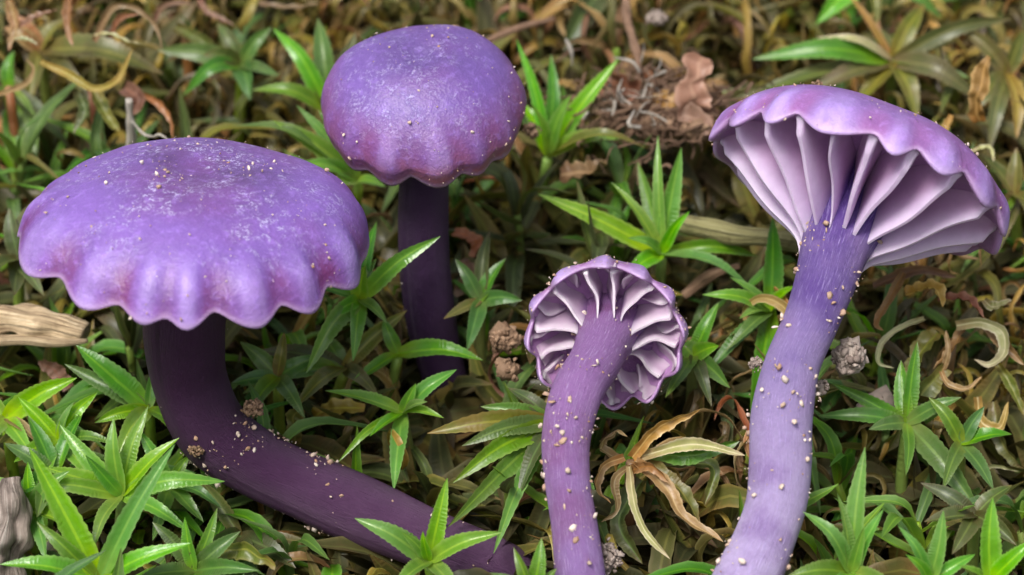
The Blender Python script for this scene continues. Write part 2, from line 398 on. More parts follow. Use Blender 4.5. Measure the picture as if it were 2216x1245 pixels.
class Mushroom:
    def __init__(s, label, cx, cy, d, R, roll, lean, prof, ruf, mats, stem, gills, wob=.02, thick=.09, ramp=(.055, .075), seed=1, gill_low=None, rs=.6, ridge=.02, flesh=0.0, gwave=.018):
        """cx,cy,d: centre of the margin plane; R px; roll clockwise deg; lean deg: axis towards camera (+)"""
        s.seed = seed
        sp = np.array([W(x, y, dd) for x, y, w, dd in stem]); sr = np.array([w / 2 * pxs(dd) for x, y, w, dd in stem])
        s.root = empty('mushroom', sp[-1], label, 'mushroom')
        base = sp[-1]
        Rm = R * pxs(d); C = W(cx, cy, d)
        up = AX * sin(roll) + AU * cos(roll)
        ez = unit(up * cos(lean) + AN * sin(lean)); ex = unit(np.cross(AN, ez)) * 1.0
        if ex @ AX < 0: ex = -ex
        ey = -np.cross(ez, ex)
        if ey @ AN < 0 and abs(ey @ AN) > .05: ey = -ey
        s.C, s.ex, s.ey, s.ez, s.Rm = C, ex, ey, ez, Rm
        NT, NA = 56, 220
        al = np.linspace(-180, 180, NA, endpoint=False); rv = ruf(al); rm = np.sqrt(np.clip((rv + 1.25) / 2.5, 0, 1)) * 2.4 - 1.35
        t = np.linspace(0, 1, NT)
        pr = np.array([prof(x) for x in t])          # r,z in R units
        dn = np.gradient(pr, axis=0); nn = np.stack([dn[:, 1], -dn[:, 0]], 1); nn /= np.linalg.norm(nn, axis=1)[:, None] + 1e-9
        def surf(tt, pr_, inset=0.0):
            r0, z0 = pr_
            k = np.clip((tt - rs) / (1 - rs), 0, 1); kn = min(1, k * 1.7); kn = kn * kn * (3 - 2 * kn); k = k ** 2.2
            ii = int(round(tt * (NT - 1)))
            rg = ridge * kn * (rv * (1 - k) + rm * k * .45)
            r0 = r0 - rg * nn[ii, 0]; z0 = z0 - rg * nn[ii, 1]
            lf = np.array([noise.noise((cos(radians(a)) * 1.1 + seed, sin(radians(a)) * 1.1, tt * 1.2)) for a in al])
            rr = r0 * (1 + wob * lf) + ramp[0] * rm * k
            zz = z0 - ramp[1] * rm * k + wob * .8 * lf * min(1, tt * 2)
            return rr, zz
        def w3(rr, zz, aa):
            a = np.radians(aa)
            return C + (np.sin(a) * rr)[:, None] * Rm * ex + (np.cos(a) * rr)[:, None] * Rm * ey + (zz * Rm)[:, None] * ez
        rows, at, ar, au = [], [], [], []
        for i in range(NT):
            rr, zz = surf(t[i], pr[i]); rows.append(w3(rr, zz, al)); at += [t[i]] * NA; ar += rv.tolist(); au += [0.0] * NA
        # underside shell
        inner = []
        for i in range(NT - 1, -1, -2):
            th = thick * (.42 + .58 * min(1, (1 - t[i]) / .35)) + flesh * (1 - t[i])
            p2 = pr[i] + nn[i] * th
            p2[0] = max(p2[0], 0)
            rr, zz = surf(t[i], p2); rr = np.maximum(rr, 0)
            inner.append((rr, zz, t[i])); rows.append(w3(rr, zz, al)); at += [1.0] * NA; ar += (rv * .3).tolist(); au += [1.0] * NA
        s.inner = inner; s.al = al
        V = np.vstack(rows) - base
        F = grid_faces(len(rows), NA, True)
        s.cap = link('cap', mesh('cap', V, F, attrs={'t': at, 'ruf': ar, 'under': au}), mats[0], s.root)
        s.top = (np.vstack(rows[:NT]), NT, NA)
        # stem
        Vs, Fs, UVs, Cc, rad = tube(sp, sr, 90, 44, rough=.11, fr=170, seed=seed * 3.1)
        link('stem', mesh('stem', Vs - base, Fs, UVs), mats[1], s.root)
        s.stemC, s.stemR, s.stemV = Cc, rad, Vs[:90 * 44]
        # gills
        in_r = np.array([x[0] for x in inner]); in_z = np.array([x[1] for x in inner])     # rim -> centre
        for gi, gdef in enumerate(gills):
            ga, inner_frac = gdef[0], gdef[1]
            j = int(((ga + 180) % 360) / 360 * NA) % NA
            rr, zz = in_r[:, j][::-1], in_z[:, j][::-1]
            r1 = rr.max() * (.985 if thick > .06 else .90)
            nr, nz = 30, 10
            rg = np.linspace(inner_frac, r1, nr)
            order = np.argsort(rr)
            ztop = np.interp(rg, rr[order], zz[order]) + (.03 if thick > .06 else .004)
            fr_ = (rg - rg[0]) / (r1 - rg[0])
            low = gill_low(np.maximum(fr_, 0), ga) if gill_low else -.28 + .28 * fr_
            if inner_frac > .45: low = ztop - .03 - (.13 * np.sin(np.clip(fr_, 0, 1) * pi) ** .7) - .02
            zlow = np.minimum(low + 0 * rg, ztop - .035)
            blend = np.clip((fr_ - .93) / .07, 0, 1); zlow = zlow * (1 - blend) + (ztop - .045) * blend
            thk = (gdef[2] if len(gdef) > 2 else .035)
            Vg, ae, arr = [], [], []
            for side in (-1, 1):
                for a_i in range(nr):
                    for b_i in range(nz):
                        f = b_i / (nz - 1)
                        z = ztop[a_i] + (zlow[a_i] - ztop[a_i]) * f
                        wv = gwave * (.6 * sin(rg[a_i] * 6 + gi * 2.1) + .4 * sin(rg[a_i] * 13 + gi * 1.3) * fr_[a_i]) * f * (1 if inner_frac < .45 else 1.5)
                        edge_th = thk * (.85 + 2.4 * (1 - f) ** 3) * (.55 if b_i == nz - 1 else (.85 if b_i == nz - 2 else 1.0)) * (.55 + .45 * min(1, fr_[a_i] / .25) + .5 * fr_[a_i] ** 4)
                        lat = wv + side * edge_th * .5
                        a = radians(ga); rad_v = ex * sin(a) + ey * cos(a); tan_v = ex * cos(a) - ey * sin(a)
                        Vg.append(C + Rm * (rad_v * rg[a_i] + tan_v * lat + ez * z)); ae.append(f); arr.append(fr_[a_i])
            f0 = grid_faces(nr, nz); f1 = f0[:, ::-1] + nr * nz
            ring = [i * nz + nz - 1 for i in range(nr)]
            fe = np.array([(ring[i], ring[i + 1], ring[i + 1] + nr * nz, ring[i] + nr * nz) for i in range(nr - 1)])
            e0 = np.array([(i, i + 1, i + 1 + nr * nz, i + nr * nz) for i in range((nr - 1) * nz, nr * nz - 1)])
            Vg = np.array(Vg); nv = len(Vg); idx = np.array(ring + [q + nr * nz for q in ring])
            fe = np.array([(nv + i, nv + i + 1, nv + nr + i + 1, nv + nr + i) for i in range(nr - 1)])
            Vg = np.vstack([Vg, Vg[idx]]); ae += [1.0] * (2 * nr); arr += [arr[q] for q in idx]
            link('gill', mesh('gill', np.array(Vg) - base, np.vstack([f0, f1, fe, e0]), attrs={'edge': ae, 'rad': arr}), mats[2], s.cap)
        # protect from filler
        for i in range(0, 90, 4):
            x, y, dd = proj(Cc[i]); protected.append((x, y, rad[i] / pxs(dd) + 8, dd - 1))
        for i in range(NT - 1, 0, -9):
            for j in range(0, NA, 10):
                x, y, dd = proj(rows[i][j]); protected.append((x, y, 34, dd - .5))
        s.base = base
    def grit(s, n_cap, n_stem, weight=None, smin=.00004, smax=.00019, stem_w=None, seed=5, sx=1.0):
        r = np.random.default_rng(seed); pts = []; sz = []
        top, NT, NA = s.top
        k = 0
        while k < n_cap:
            i = int(r.integers(1, NT)); j = int(r.integers(0, NA)); tt = i / NT
            if r.random() > (tt * .8 + .2) * (weight(tt, j / NA * 360 - 180) if weight else 1): continue
            p = top[i * NA + j] + r.normal(0, 1, 3) * .0001
            if noise.noise((p * 420).tolist()) + .25 * noise.noise((p * 1300).tolist()) < r.uniform(-.25, .35): continue
            pts.append(p); sz.append(smin * .75 + (smax - smin) * .75 * r.random() ** 6); k += 1
        k = 0
        while k < n_stem:
            i = int(r.integers(0, 90)); j = int(r.integers(0, 44))
            if stem_w and r.random() > stem_w(i / 89): continue
            if noise.noise((s.stemV[i * 44 + j] * 420).tolist()) < r.uniform(-.2, .4): continue
            pts.append(s.stemV[i * 44 + j] + r.normal(0, 1, 3) * .00012); sz.append(smin + sx * (smax - smin) * r.random() ** 4.6); k += 1
        V, F = grains(pts, sz, seed)
        o = link('grit', mesh('grit', V - s.base, F, smooth=False), M['grit'], s.root); o['kind'] = 'stuff'

def ell_prof(h, pm=92, dep=.05, depw=.22, pw=1.0, inroll=0.0, lip=0.0):
    def f(t):
        ps = radians(pm) * t
        r = sin(min(ps, pi / 2)) ** pw if ps <= pi / 2 else 1 - (1 - sin(ps)) * 1.0 - inroll * (ps - pi / 2)
        z = h * cos(ps) if ps <= pi / 2 else h * cos(ps) * 1.0
        if t > .88: r += lip * ((t - .88) / .12) ** 1.7
        return (r if t > 0 else 0.0, z - dep * math.exp(-(r / depw) ** 2))
    return f
def lobes(front, back_n, lo, hi, seed):
    r = random.Random(seed); out = list(front)
    span = 360 - (hi - lo); a = hi
    for i in range(back_n * 2 - 1):
        a = hi + span * (i + 1) / (back_n * 2)
        v = (-1 if i % 2 == 0 else 1) * r.uniform(.12, .4)
        out.append((((a + r.uniform(-2, 2)) + 180) % 360 - 180, v))
    return ruffle(out)

# A: large left mushroom
rufA = lobes([(-84, .7), (-76, -.5), (-58, 1), (-42, -1), (-30, .9), (-18, -.8), (-9, .8), (-2, -.35), (4.5, 1), (13, -1), (27, 1.15), (36, -.9), (47, .9), (57, -1.0), (72, 1.0), (82, -.5)], 10, -84, 82, 3)
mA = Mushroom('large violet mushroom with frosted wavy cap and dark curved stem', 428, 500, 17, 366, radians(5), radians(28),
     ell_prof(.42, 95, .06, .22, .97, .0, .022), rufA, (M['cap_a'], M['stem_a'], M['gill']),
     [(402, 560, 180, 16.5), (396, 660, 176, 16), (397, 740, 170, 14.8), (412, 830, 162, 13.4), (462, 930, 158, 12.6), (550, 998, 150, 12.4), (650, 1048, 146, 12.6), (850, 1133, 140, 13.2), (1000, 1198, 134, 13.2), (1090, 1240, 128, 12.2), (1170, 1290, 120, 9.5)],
     [(a, .2) for a in range(-180, 180, 20)] + [(a + 10, .55) for a in range(-180, 180, 20)], wob=.05, ramp=(.022, .064), seed=2, rs=.50, ridge=.033, thick=.05, gwave=.004,
     gill_low=lambda f, a: -.24 + .20 * f ** 1.3)
mA.grit(480, 560, lambda t, a: 1.0 if t < .75 else .35, stem_w=lambda v: 1.0 if .33 < v < .55 else (.2 if v > .3 else .01), seed=21)

# B: mushroom behind, hemispherical
rufB = lobes([(-75, .3), (-62, -.3), (-47, .6), (-36, -.7), (-21, 1.2), (-8, -1.1), (9, 1.4), (22, -.8), (33, .7), (44, -.6), (57, .5), (72, -.4)], 9, -75, 72, 5)
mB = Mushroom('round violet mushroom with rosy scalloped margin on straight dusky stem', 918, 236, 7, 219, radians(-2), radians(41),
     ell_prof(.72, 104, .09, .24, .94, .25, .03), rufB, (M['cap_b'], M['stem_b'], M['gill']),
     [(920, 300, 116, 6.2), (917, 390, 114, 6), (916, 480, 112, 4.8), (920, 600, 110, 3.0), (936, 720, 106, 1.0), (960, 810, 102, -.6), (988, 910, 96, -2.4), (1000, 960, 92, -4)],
     [(a, .25) for a in range(-180, 180, 24)], wob=.06, ramp=(.015, .055), seed=7, rs=.46, ridge=.026, thick=.055, gwave=.004,
     gill_low=lambda f, a: -.25 + .05 * f)
mB.grit(300, 40, None, seed=22)

# C: small mushroom showing its gills
gC = [2, 32, 62, 92, 121, 150, 180, 209, 240, 270, 303, 334]
_rc = random.Random(4)
rufC = ruffle([(((a + _rc.uniform(-3, 3) + 180) % 360) - 180, _rc.uniform(-1, -.6)) for a in gC] + [(((a + 15 + _rc.uniform(-4, 4) + 180) % 360) - 180, _rc.uniform(.4, 1.15)) for a in gC])
mC = Mushroom('small lilac mushroom tipped back to show its folded grey gills', 1312, 722, 13, 172, radians(8), radians(-68),
     ell_prof(.66, 98, .0, .2, 1.0, .25), rufC, (M['cap_c'], M['stem_c'], M['gill_c']),
     [(1314, 720, 210, 10.8), (1311, 727, 150, 12.2), (1304, 744, 122, 14.2), (1285, 785, 112, 16.6), (1247, 850, 108, 19), (1225, 950, 102, 20), (1229, 1050, 101, 20.8), (1244, 1150, 105, 21.2), (1255, 1245, 110, 21.6), (1264, 1340, 112, 21.4), (1276, 1480, 112, 20.6), (1284, 1600, 110, 18.6)],
     [(a, .34, .062) for a in gC] + [(a + 14 + (i % 3) * 2, .50 + .06 * (i % 4), .05) for i, a in enumerate(gC)], wob=.08, ramp=(.015, .15), seed=11, rs=.56, thick=.09, ridge=.075, flesh=.10, gwave=.085,
     gill_low=lambda f, a: -.20 + .10 * np.sin(f * pi) + .10 * f - .10 * np.exp(-f / .10) + .03 * np.sin(f * 7 + a))
mC.grit(300, 520, lambda t, a: 1 if t > .8 else .15, seed=23, sx=1.15)

# D: big mushroom showing fan of gills
gD = [(-76, .17), (-54, .17), (-37, .17), (-21, .17), (-6, .17), (10, .17), (31, .17), (58, .17), (84, .17), (108, .17), (132, .17), (156, .17), (180, .17), (206, .17), (232, .17), (258, .17)]
vD = []
for i, (a, _) in enumerate(gD):
    b = gD[(i + 1) % len(gD)][0] + (360 if i == len(gD) - 1 else 0)
    am = (a + b) / 2
    if i != 3: vD.append((((a + 180) % 360) - 180, -.9))
    if i == 2: vD.append((-24, 1.1)); continue
    if i == 3: vD.append((-10, -.95)); vD.pop(); continue
    vD.append((((am + 180) % 360) - 180, 1.1))
vD = [(a, v if abs(a) < 98 else v * .25 - .25) for a, v in vD]
rufD = ruffle(vD)
mD = Mushroom('tall lavender mushroom showing a fan of wide pale gills on thick bent stem', 1856, 400, 13, 330, radians(21), radians(-14),
     ell_prof(.50, 91, .03, .2, .95, .1), rufD, (M['cap_d'], M['stem_d'], M['gill']),
     [(1862, 400, 390, 11.6), (1842, 452, 240, 13.2), (1823, 502, 166, 14.6), (1806, 548, 140, 15.4), (1785, 620, 126, 16.4), (1755, 700, 124, 17.4), (1713, 790, 126, 18.4), (1690, 900, 132, 19.4), (1688, 1000, 134, 20.2), (1681, 1090, 136, 20.8), (1655, 1170, 140, 21.2), (1622, 1245, 146, 21.6), (1580, 1340, 148, 21.2), (1545, 1480, 146, 20.4), (1530, 1600, 140, 18.4)],
     [(a, r, .045 if abs(a) > 12 else .05) for a, r in gD if a != -21] + [(-21, .30, .03)], wob=.04, ramp=(.015, .07), seed=17, rs=.66, thick=.08, ridge=.026, flesh=.46,
     gill_low=lambda f, a: (-.53 if a != -21 else -.38) + (.49 if a != -21 else .33) * np.clip(f, 0, 1) ** 1.04 - .22 * np.exp(-f / .045) + .012 * np.sin(f * 9 + a))
mD.grit(380, 800, lambda t, a: 1.0 if t > .35 else .5, seed=24, sx=1.2)

# ------------------------------------------------------------------ moss: hand-placed shoots
UPH = unit(AN * .75 + np.array([0, 0, .55]))
def leaf_obj(parent, base, pts, width, mat, hint=None, seed=0, shape='leaf', **kw):
    """pts: list of world points"""
    V, F, UV = ribbon(pts, UPH if hint is None else hint, width, seed=seed, shape=shape, **kw)
    return link('leaf', mesh('leaf', V - base, F, UV), M[mat], parent)
sid = [0]
hero_c = []
def shoot(label, cx, cy, mat, leaves, d=None, group=None, stem=True, name='moss_shoot', cat='moss'):
    """leaves: (tipx, tipy, width=44, depth change=None, arch=0.12, mat, basex, basey)"""
    d = canopy(cy) + 2.5 if d is None else d
    c = W(cx, cy, d)
    gz = ground_h(c[0], c[1])
    root = np.array([c[0] + rng.uniform(-.001, .001), c[1] + .001, gz - .0006])
    e = empty(name, root, label, cat, group or 'moss shoots')
    if stem:
        V, F, UV, _, _ = tube([root, (root + c) / 2 + np.array([rng.uniform(-1, 1), .3, 0]) * .0006, c - np.array([0, 0, .0003])], [.00042, .0004, .00032], 10, 8)
        link('stem', mesh('stem', V - root, F, np.array(UV)), M['moss_stem'], e)
    hero_c.append((cx, cy, d))
    for lf in leaves:
        lf = list(lf) + [None] * (8 - len(lf))
        tx, ty, w, dd, arch, lm, bx, by = lf
        sid[0] += 1; sd_ = sid[0]; r = random.Random(sd_)
        w = (46 if w is None else w) * .80; arch = (.10 if arch is None else arch) + r.uniform(-.05, .10)
        bx = cx if bx is None else bx; by = cy if by is None else by
        l = math.hypot(tx - bx, ty - by)
        if dd is None:
            miss = math.sqrt(max(0, 215 ** 2 - l * l)) * .030
            dd = miss * (.75 if ty > by + 20 else (.15 if ty > by - 60 else -.05))
        b = W(bx, by, d - .2); tp = W(tx, ty, d + dd)
        mid = (b + tp) / 2 + UPH * np.linalg.norm(tp - b) * arch + AX * np.linalg.norm(tp - b) * r.uniform(-.04, .04)
        leaf_obj(e, root, [b, mid, tp], w * pxs(d), lm or mat, seed=sd_, roll=r.uniform(-.45, .45), fold=r.uniform(.25, .6), twist=r.uniform(-.3, .3))
    return e
def curl(parent, base, pts, width, mat, **kw):
    sid[0] += 1
    P = [W(*p) for p in pts]
    return leaf_obj(parent, base, P, width * pxs(pts[0][2]), mat, seed=sid[0], shape='curl', n=30, fold=kw.pop('fold', .7), wave=.25, teeth=.05, **kw)

shoot('bright green moss shoot with upright spreading leaves right of the round cap', 1185, 335, 'fresh',
      [(1118, 85, 34, 1), (1192, 118, 44, -.5, .05, 'green'), (1338, 128, 52, 1), (1360, 298, 44, 2, .25), (1398, 320, 40, 2.5, .3, 'olive'), (1120, 215, 40), (1235, 205, 44, 3), (1150, 225, 36, 3)])
shoot('bright green moss shoot tucked behind the left side of the round cap', 775, 388, 'fresh',
      [(502, 272, 52, 1, .3, 'green'), (642, 228, 40, 2), (592, 262, 56, 3, .1), (690, 240, 40, 1), (715, 300, 36, 3), (640, 355, 46, 3, .2), (700, 420, 40, 3), (835, 405, 30, 2)])
shoot('green moss shoot with long arching leaves behind the round cap', 712, 240, 'green',
      [(592, 62, 50, 0, .2, 'fresh'), (690, 135, 40), (545, 195, 46, 1, .2), (688, 40, 62, -1, .05), (770, 70, 60, -2, .05, 'dull'), (660, 120, 56, -1, .05, 'dull')])
shoot('dim green moss shoot in the hollow above the large frosted cap', 522, 140, 'green',
      [(395, 208, 44, 2, .3), (542, 218, 60, 3), (340, 108, 56, 0), (588, 58, 40, 0), (470, 50, 44, -1, .1, 'dull'), (605, 165, 40), (440, 120, 50, 2, .2, 'dull')])
shoot('bright green star of moss under the right lip of the frosted cap', 778, 648, 'fresh',
      [(952, 512, 50, 1.5, .10), (790, 575, 50, 2, .05), (655, 612, 34, 2), (764, 782, 46, 3.5, .1), (662, 808, 56, 2.5, .25), (838, 700, 34, 2), (705, 690, 40, 2.5), (815, 560, 36, -1, .1, 'green'), (815, 480, 40, -3, .1, 'green')], d=6.5)
shoot('dull green moss shoot with wide leaves under the frosted cap lip', 745, 795, 'green',
      [(525, 852, 70, 2, .2), (640, 880, 60, 3, .2, 'olive'), (880, 672, 50, -1, .05, 'olive'), (700, 720, 50, -1), (820, 860, 44, 3, .2, 'olive'), (560, 760, 56, 0, .15, 'dull')], d=5)
shoot('bright green moss star standing between two stems above the lying dark stem', 872, 892, 'fresh',
      [(704, 846, 54, 1.5, .1), (988, 800, 46, 0, .08), (852, 1062, 46, 3.5, .06), (732, 1000, 26, 2.5, .15), (800, 945, 34, 3), (925, 870, 36, 2.5), (900, 830, 36, 1), (960, 905, 38, 2)], d=9.5)
shoot('bright green moss leaf pair crossing the foot of the straight dusky stem', 860, 765, 'green',
      [(1045, 780, 56, 2, .15), (830, 690, 40), (760, 830, 40, 2)], d=5)
shoot('bright green moss star overlapping the buried end of the lying dark stem', 928, 1215, 'fresh',
      [(768, 1122, 60, 1.2, .08), (968, 1035, 50, 1, .12), (1086, 1152, 52, 1.5, .12), (868, 1150, 34, 2), (850, 1275, 50, 4), (1000, 1300, 50, 4), (915, 1150, 30, 2)], d=18.5)
shoot('tall bright green moss shoot standing above the small lilac cap', 1432, 548, 'fresh',
      [(1164, 420, 54, 1, .05), (1324, 396, 36, 1), (1424, 294, 34, .5), (1474, 320, 54, 1, .04), (1640, 640, 50, 2.5, .28), (1358, 515, 32, 2), (1492, 458, 34, 2), (1345, 620, 50, 2, .15), (1640, 555, 40, -1, .2, 'green'), (1380, 350, 44, -3, .05, 'green')])
shoot('green moss shoot between the small cap and the tall lavender stem', 1668, 672, 'fresh',
      [(1520, 638, 44, 2, .2), (1672, 470, 62, -1, .02, 'green'), (1580, 600, 34, 1), (1570, 760, 44, 3, .2, 'green'), (1600, 690, 40, 2), (1720, 620, 40, 2), (1520, 820, 44, 3, .15, 'green'), (1625, 920, 60, 3, .1, 'green')])
shoot('dim yellow green moss shoot touching the right side of the small cap', 1500, 770, 'green',
      [(1555, 655, 44), (1470, 740, 56, 0, .1, 'fresh'), (1556, 748, 50, 2, .1, 'fresh'), (1440, 860, 50), (1580, 840, 50, 3), (1540, 880, 44, 3, .2, 'dull')])
shoot('olive green moss fan spreading left from behind the small curved lilac stem', 1200, 915, 'green',
      [(925, 938, 62, 2, .15, 'olive'), (980, 1045, 60, 3, .12), (970, 1140, 58, 4, .10), (1068, 1198, 44, 5, .05, 'fresh'), (1000, 965, 52, 2.5, .2), (1040, 880, 50, 0), (1100, 840, 44, -1, .1, 'dull'), (1120, 1080, 50, 3, .1, 'dull')], d=11.5)
shoot('small green moss tips at the foot of the small curved stem', 1150, 1290, 'green',
      [(1112, 1185, 38, 0), (1172, 1165, 48, 0), (1205, 1230, 30), (1060, 1240, 40)])
# lower-left cluster
shoot('bright green moss shoot at the left bend of the dark stem', 322, 885, 'fresh',
      [(165, 748, 72, 0, .08), (140, 788, 50, -1, .08, 'green'), (205, 915, 40, 1, .1), (330, 800, 30), (250, 1000, 52, 3, .1), (390, 950, 40, 2, .2, 'green'), (390, 900, 40, -2, .1, 'dull')])
shoot('bright green moss shoot below the split wood with one broad leaf raised', 12, 905, 'fresh',
      [(166, 818, 62, 1, .1), (-60, 820, 50), (95, 968, 34, 2, .2, 'straw'), (70, 985, 50, 3), (-40, 1000, 50, 3)])
shoot('lush bright green moss shoot left of the lying dark stem', 262, 1072, 'fresh',
      [(246, 905, 54, 1), (388, 948, 50, 1, .12), (100, 1012, 60, 1.5, .08), (130, 920, 52, -.5), (486, 1042, 56, 1, .12), (412, 1152, 50, 2.5, .1), (320, 880, 48, 0), (200, 1190, 46, 3.5), (60, 1060, 46, 1, .15), (185, 985, 40, 3)], d=15.5)
shoot('bright green moss shoot with the longest leaves beside the grey bark', 214, 1258, 'fresh',
      [(62, 968, 72, 1.5, .06), (378, 962, 56, 1.5, .08), (412, 1176, 56, 1, .15), (0, 1222, 62, 2, .1), (80, 1130, 50, 1, .1, 'green'), (300, 1300, 50, 4), (120, 1330, 56, 4)], d=19.5)
shoot('green moss shoot behind the lush left cluster', 120, 1030, 'green',
      [(10, 960, 50), (20, 1080, 56, 2), (80, 1120, 56, 3), (60, 900, 50, -1), (180, 890, 44, -2)])
shoot('dim green moss shoot beneath the lower side of the lying dark stem', 520, 1160, 'dull',
      [(435, 1040, 44, -2), (440, 1190, 56, 2), (640, 1230, 60, 2), (560, 1290, 52, 3), (600, 1110, 44, -3), (690, 1180, 40, 0, .1, 'olive')], d=13)
shoot('fresh green moss shoot between the split wood and the lush left cluster', 128, 955, 'fresh',
      [(40, 860, 46, 0), (210, 850, 44, 0), (30, 1000, 46, 2), (200, 1040, 48, 3), (90, 1075, 44, 3), (160, 870, 36, 1), (250, 960, 40, 2, .15, 'green')])
shoot('fresh green moss shoot leaning on the lower bend of the dark stem', 368, 1050, 'fresh',
      [(300, 930, 44, 0), (440, 1130, 46, 2), (330, 1170, 46, 3), (270, 1090, 44, 2), (410, 985, 34, 0, .1, 'green'), (480, 1100, 40, 2, .2, 'green')], d=12)
shoot('fresh green moss shoot spreading over the grey bark top', 70, 1105, 'fresh',
      [(-20, 1030, 50, 1), (150, 1020, 48, 1), (20, 1190, 50, 2.5), (165, 1150, 44, 2), (100, 1215, 46, 3), (60, 1000, 40, 0)], d=16.5)
shoot('mid green moss shoot in front of the lying dark stem underside', 420, 1235, 'green',
      [(330, 1130, 46, 0), (520, 1150, 48, 0), (300, 1250, 50, 2), (560, 1235, 50, 2), (470, 1100, 36, 0), (440, 1330, 46, 3), (400, 1120, 40, 1, .1, 'fresh')], d=17.5)
shoot('mid green moss shoot in the gap below the frosted cap lip', 600, 815, 'green',
      [(520, 740, 50, 0), (690, 770, 48, 0), (540, 900, 50, 2.5), (660, 905, 48, 2.5), (500, 830, 44, 1), (615, 720, 36, 0, .1, 'olive')])
shoot('mid green moss shoot between the dusky stem and the tan clod', 1040, 650, 'green',
      [(985, 560, 40, 0), (1095, 560, 46, 0), (1010, 760, 46, 3), (1130, 650, 44, 1), (1060, 500, 40, -1, .1, 'dull'), (960, 690, 36, 2, .1, 'olive')])
shoot('mid green moss shoot under the wide end of the fan gilled cap', 2080, 960, 'green',
      [(2010, 860, 46, 0), (2190, 940, 48, 0), (2040, 1060, 46, 3), (2150, 1060, 46, 3), (2130, 880, 40, 0)])
# right-bottom
shoot('bright green upright moss shoot right of the tall lavender stem foot', 1842, 1240, 'fresh',
      [(1872, 968, 58, .5, .03), (1812, 1068, 40, 1), (1912, 1102, 44, 1.5), (1738, 1108, 54, .5, .2), (1700, 1250, 56, 2, .2, 'green'), (1870, 1140, 36, 2), (1960, 1300, 50, 3), (1780, 1320, 50, 4)])
shoot('bright green moss shoot with two long leaning leaves right of the upright shoot', 2012, 1262, 'fresh',
      [(2042, 1105, 50, 1), (1944, 1138, 36, 1.5, .12), (2110, 1200, 40), (1960, 1200, 36, 2), (2040, 1330, 50, 4)])
shoot('bright green moss shoot with one broad pointed leaf at the dark hollow', 2142, 1258, 'fresh',
      [(2148, 1078, 64, .8, .03), (2235, 1170, 52, 1), (2075, 1225, 40, 1.5), (2190, 1330, 50, 3)])
shoot('dark green moss shoot under the curled dry leaves', 1962, 915, 'green',
      [(2122, 1112, 66, 3, .1), (1950, 780, 50, -1, .05), (1985, 740, 48, -1), (2080, 860, 44, 1, .1), (1960, 1030, 34, 3), (1880, 930, 44, 1), (1770, 900, 46, 0, .1), (1800, 830, 40)])
shoot('dull green moss shoot with ribbed leaves before the dark hollow', 2110, 1115, 'dull',
      [(1992, 1045, 46, -1), (2000, 1130, 56, 1), (2190, 1050, 50, -1), (2060, 1200, 50, 2), (2200, 1180, 50, 2)])
# top right olive rosette
shoot('wide olive moss rosette with limp leaves above the fan gilled cap', 1932, 132, 'olive',
      [(1628, 128, 62, 1, .15, 'green'), (1590, 222, 60, 1, .1, 'dull'), (1768, 82, 30, 1, .2, 'pale'), (1850, 232, 62, 2), (1985, 262, 60, 2, .1), (2118, 215, 62, 2, .15), (2100, 170, 40, 2, .1, 'green'), (2190, 40, 46, 0, .12), (2000, 10, 54, -2), (2080, 82, 44, 0), (1830, -20, 26, -1, .05, 'straw'), (1740, 205, 56, 2, .1), (1905, 60, 40, -1)])
shoot('bright green leaf tipped moss shoot at the top above the olive rosette', 1880, -45, 'fresh',
      [(1766, 52, 66, 2, .05), (1900, 60, 30, 1, .1, 'olive'), (1960, -10, 50), (2040, 40, 46, 1, .1, 'green'), (1800, -60, 50)])
shoot('speckled grey green moss leaf hanging from the top over brown litter', 1310, -30, 'dull',
      [(1218, 112, 74, 2, .05), (1380, 40, 34, 1), (1230, -20, 50), (1140, 60, 44, 0, .1, 'straw')])
shoot('olive moss shoot along the right edge beside the orange scrap', 2180, 160, 'olive',
      [(2080, 60, 50), (2216, 60, 50), (2090, 250, 56, 2), (2200, 300, 50, 3, .1, 'straw'), (2140, 330, 50, 3)])
shoot('olive moss shoot right of the fan gilled cap', 2195, 420, 'olive',
      [(2120, 330, 50), (2150, 560, 60, 2), (2230, 480, 50), (2200, 320, 46), (2080, 590, 44, 3, .1, 'green')])
shoot('broad olive green moss leaf lying under yellow curl above the frosted cap', 88, 108, 'olive',
      [(352, 160, 84, 2, .08), (60, 230, 50, 2), (10, 60, 50, 0, .1, 'straw'), (150, 40, 50), (200, 235, 46, 3, .1), (30, 30, 40, 0, .1, 'rust')])
shoot('green moss shoot with one long leaf hanging at the upper left', 20, 195, 'green',
      [(82, 345, 66, 2, .05), (-40, 240, 50), (30, 110, 40), (150, 320, 60, 1, .05, 'dull')])
shoot('dull green moss leaves left of the frosted cap rim', 40, 560, 'dull',
      [(20, 450, 50), (30, 640, 56, 3), (95, 640, 44, 3), (-20, 600, 50), (80, 430, 50, -2, .1, 'olive')])

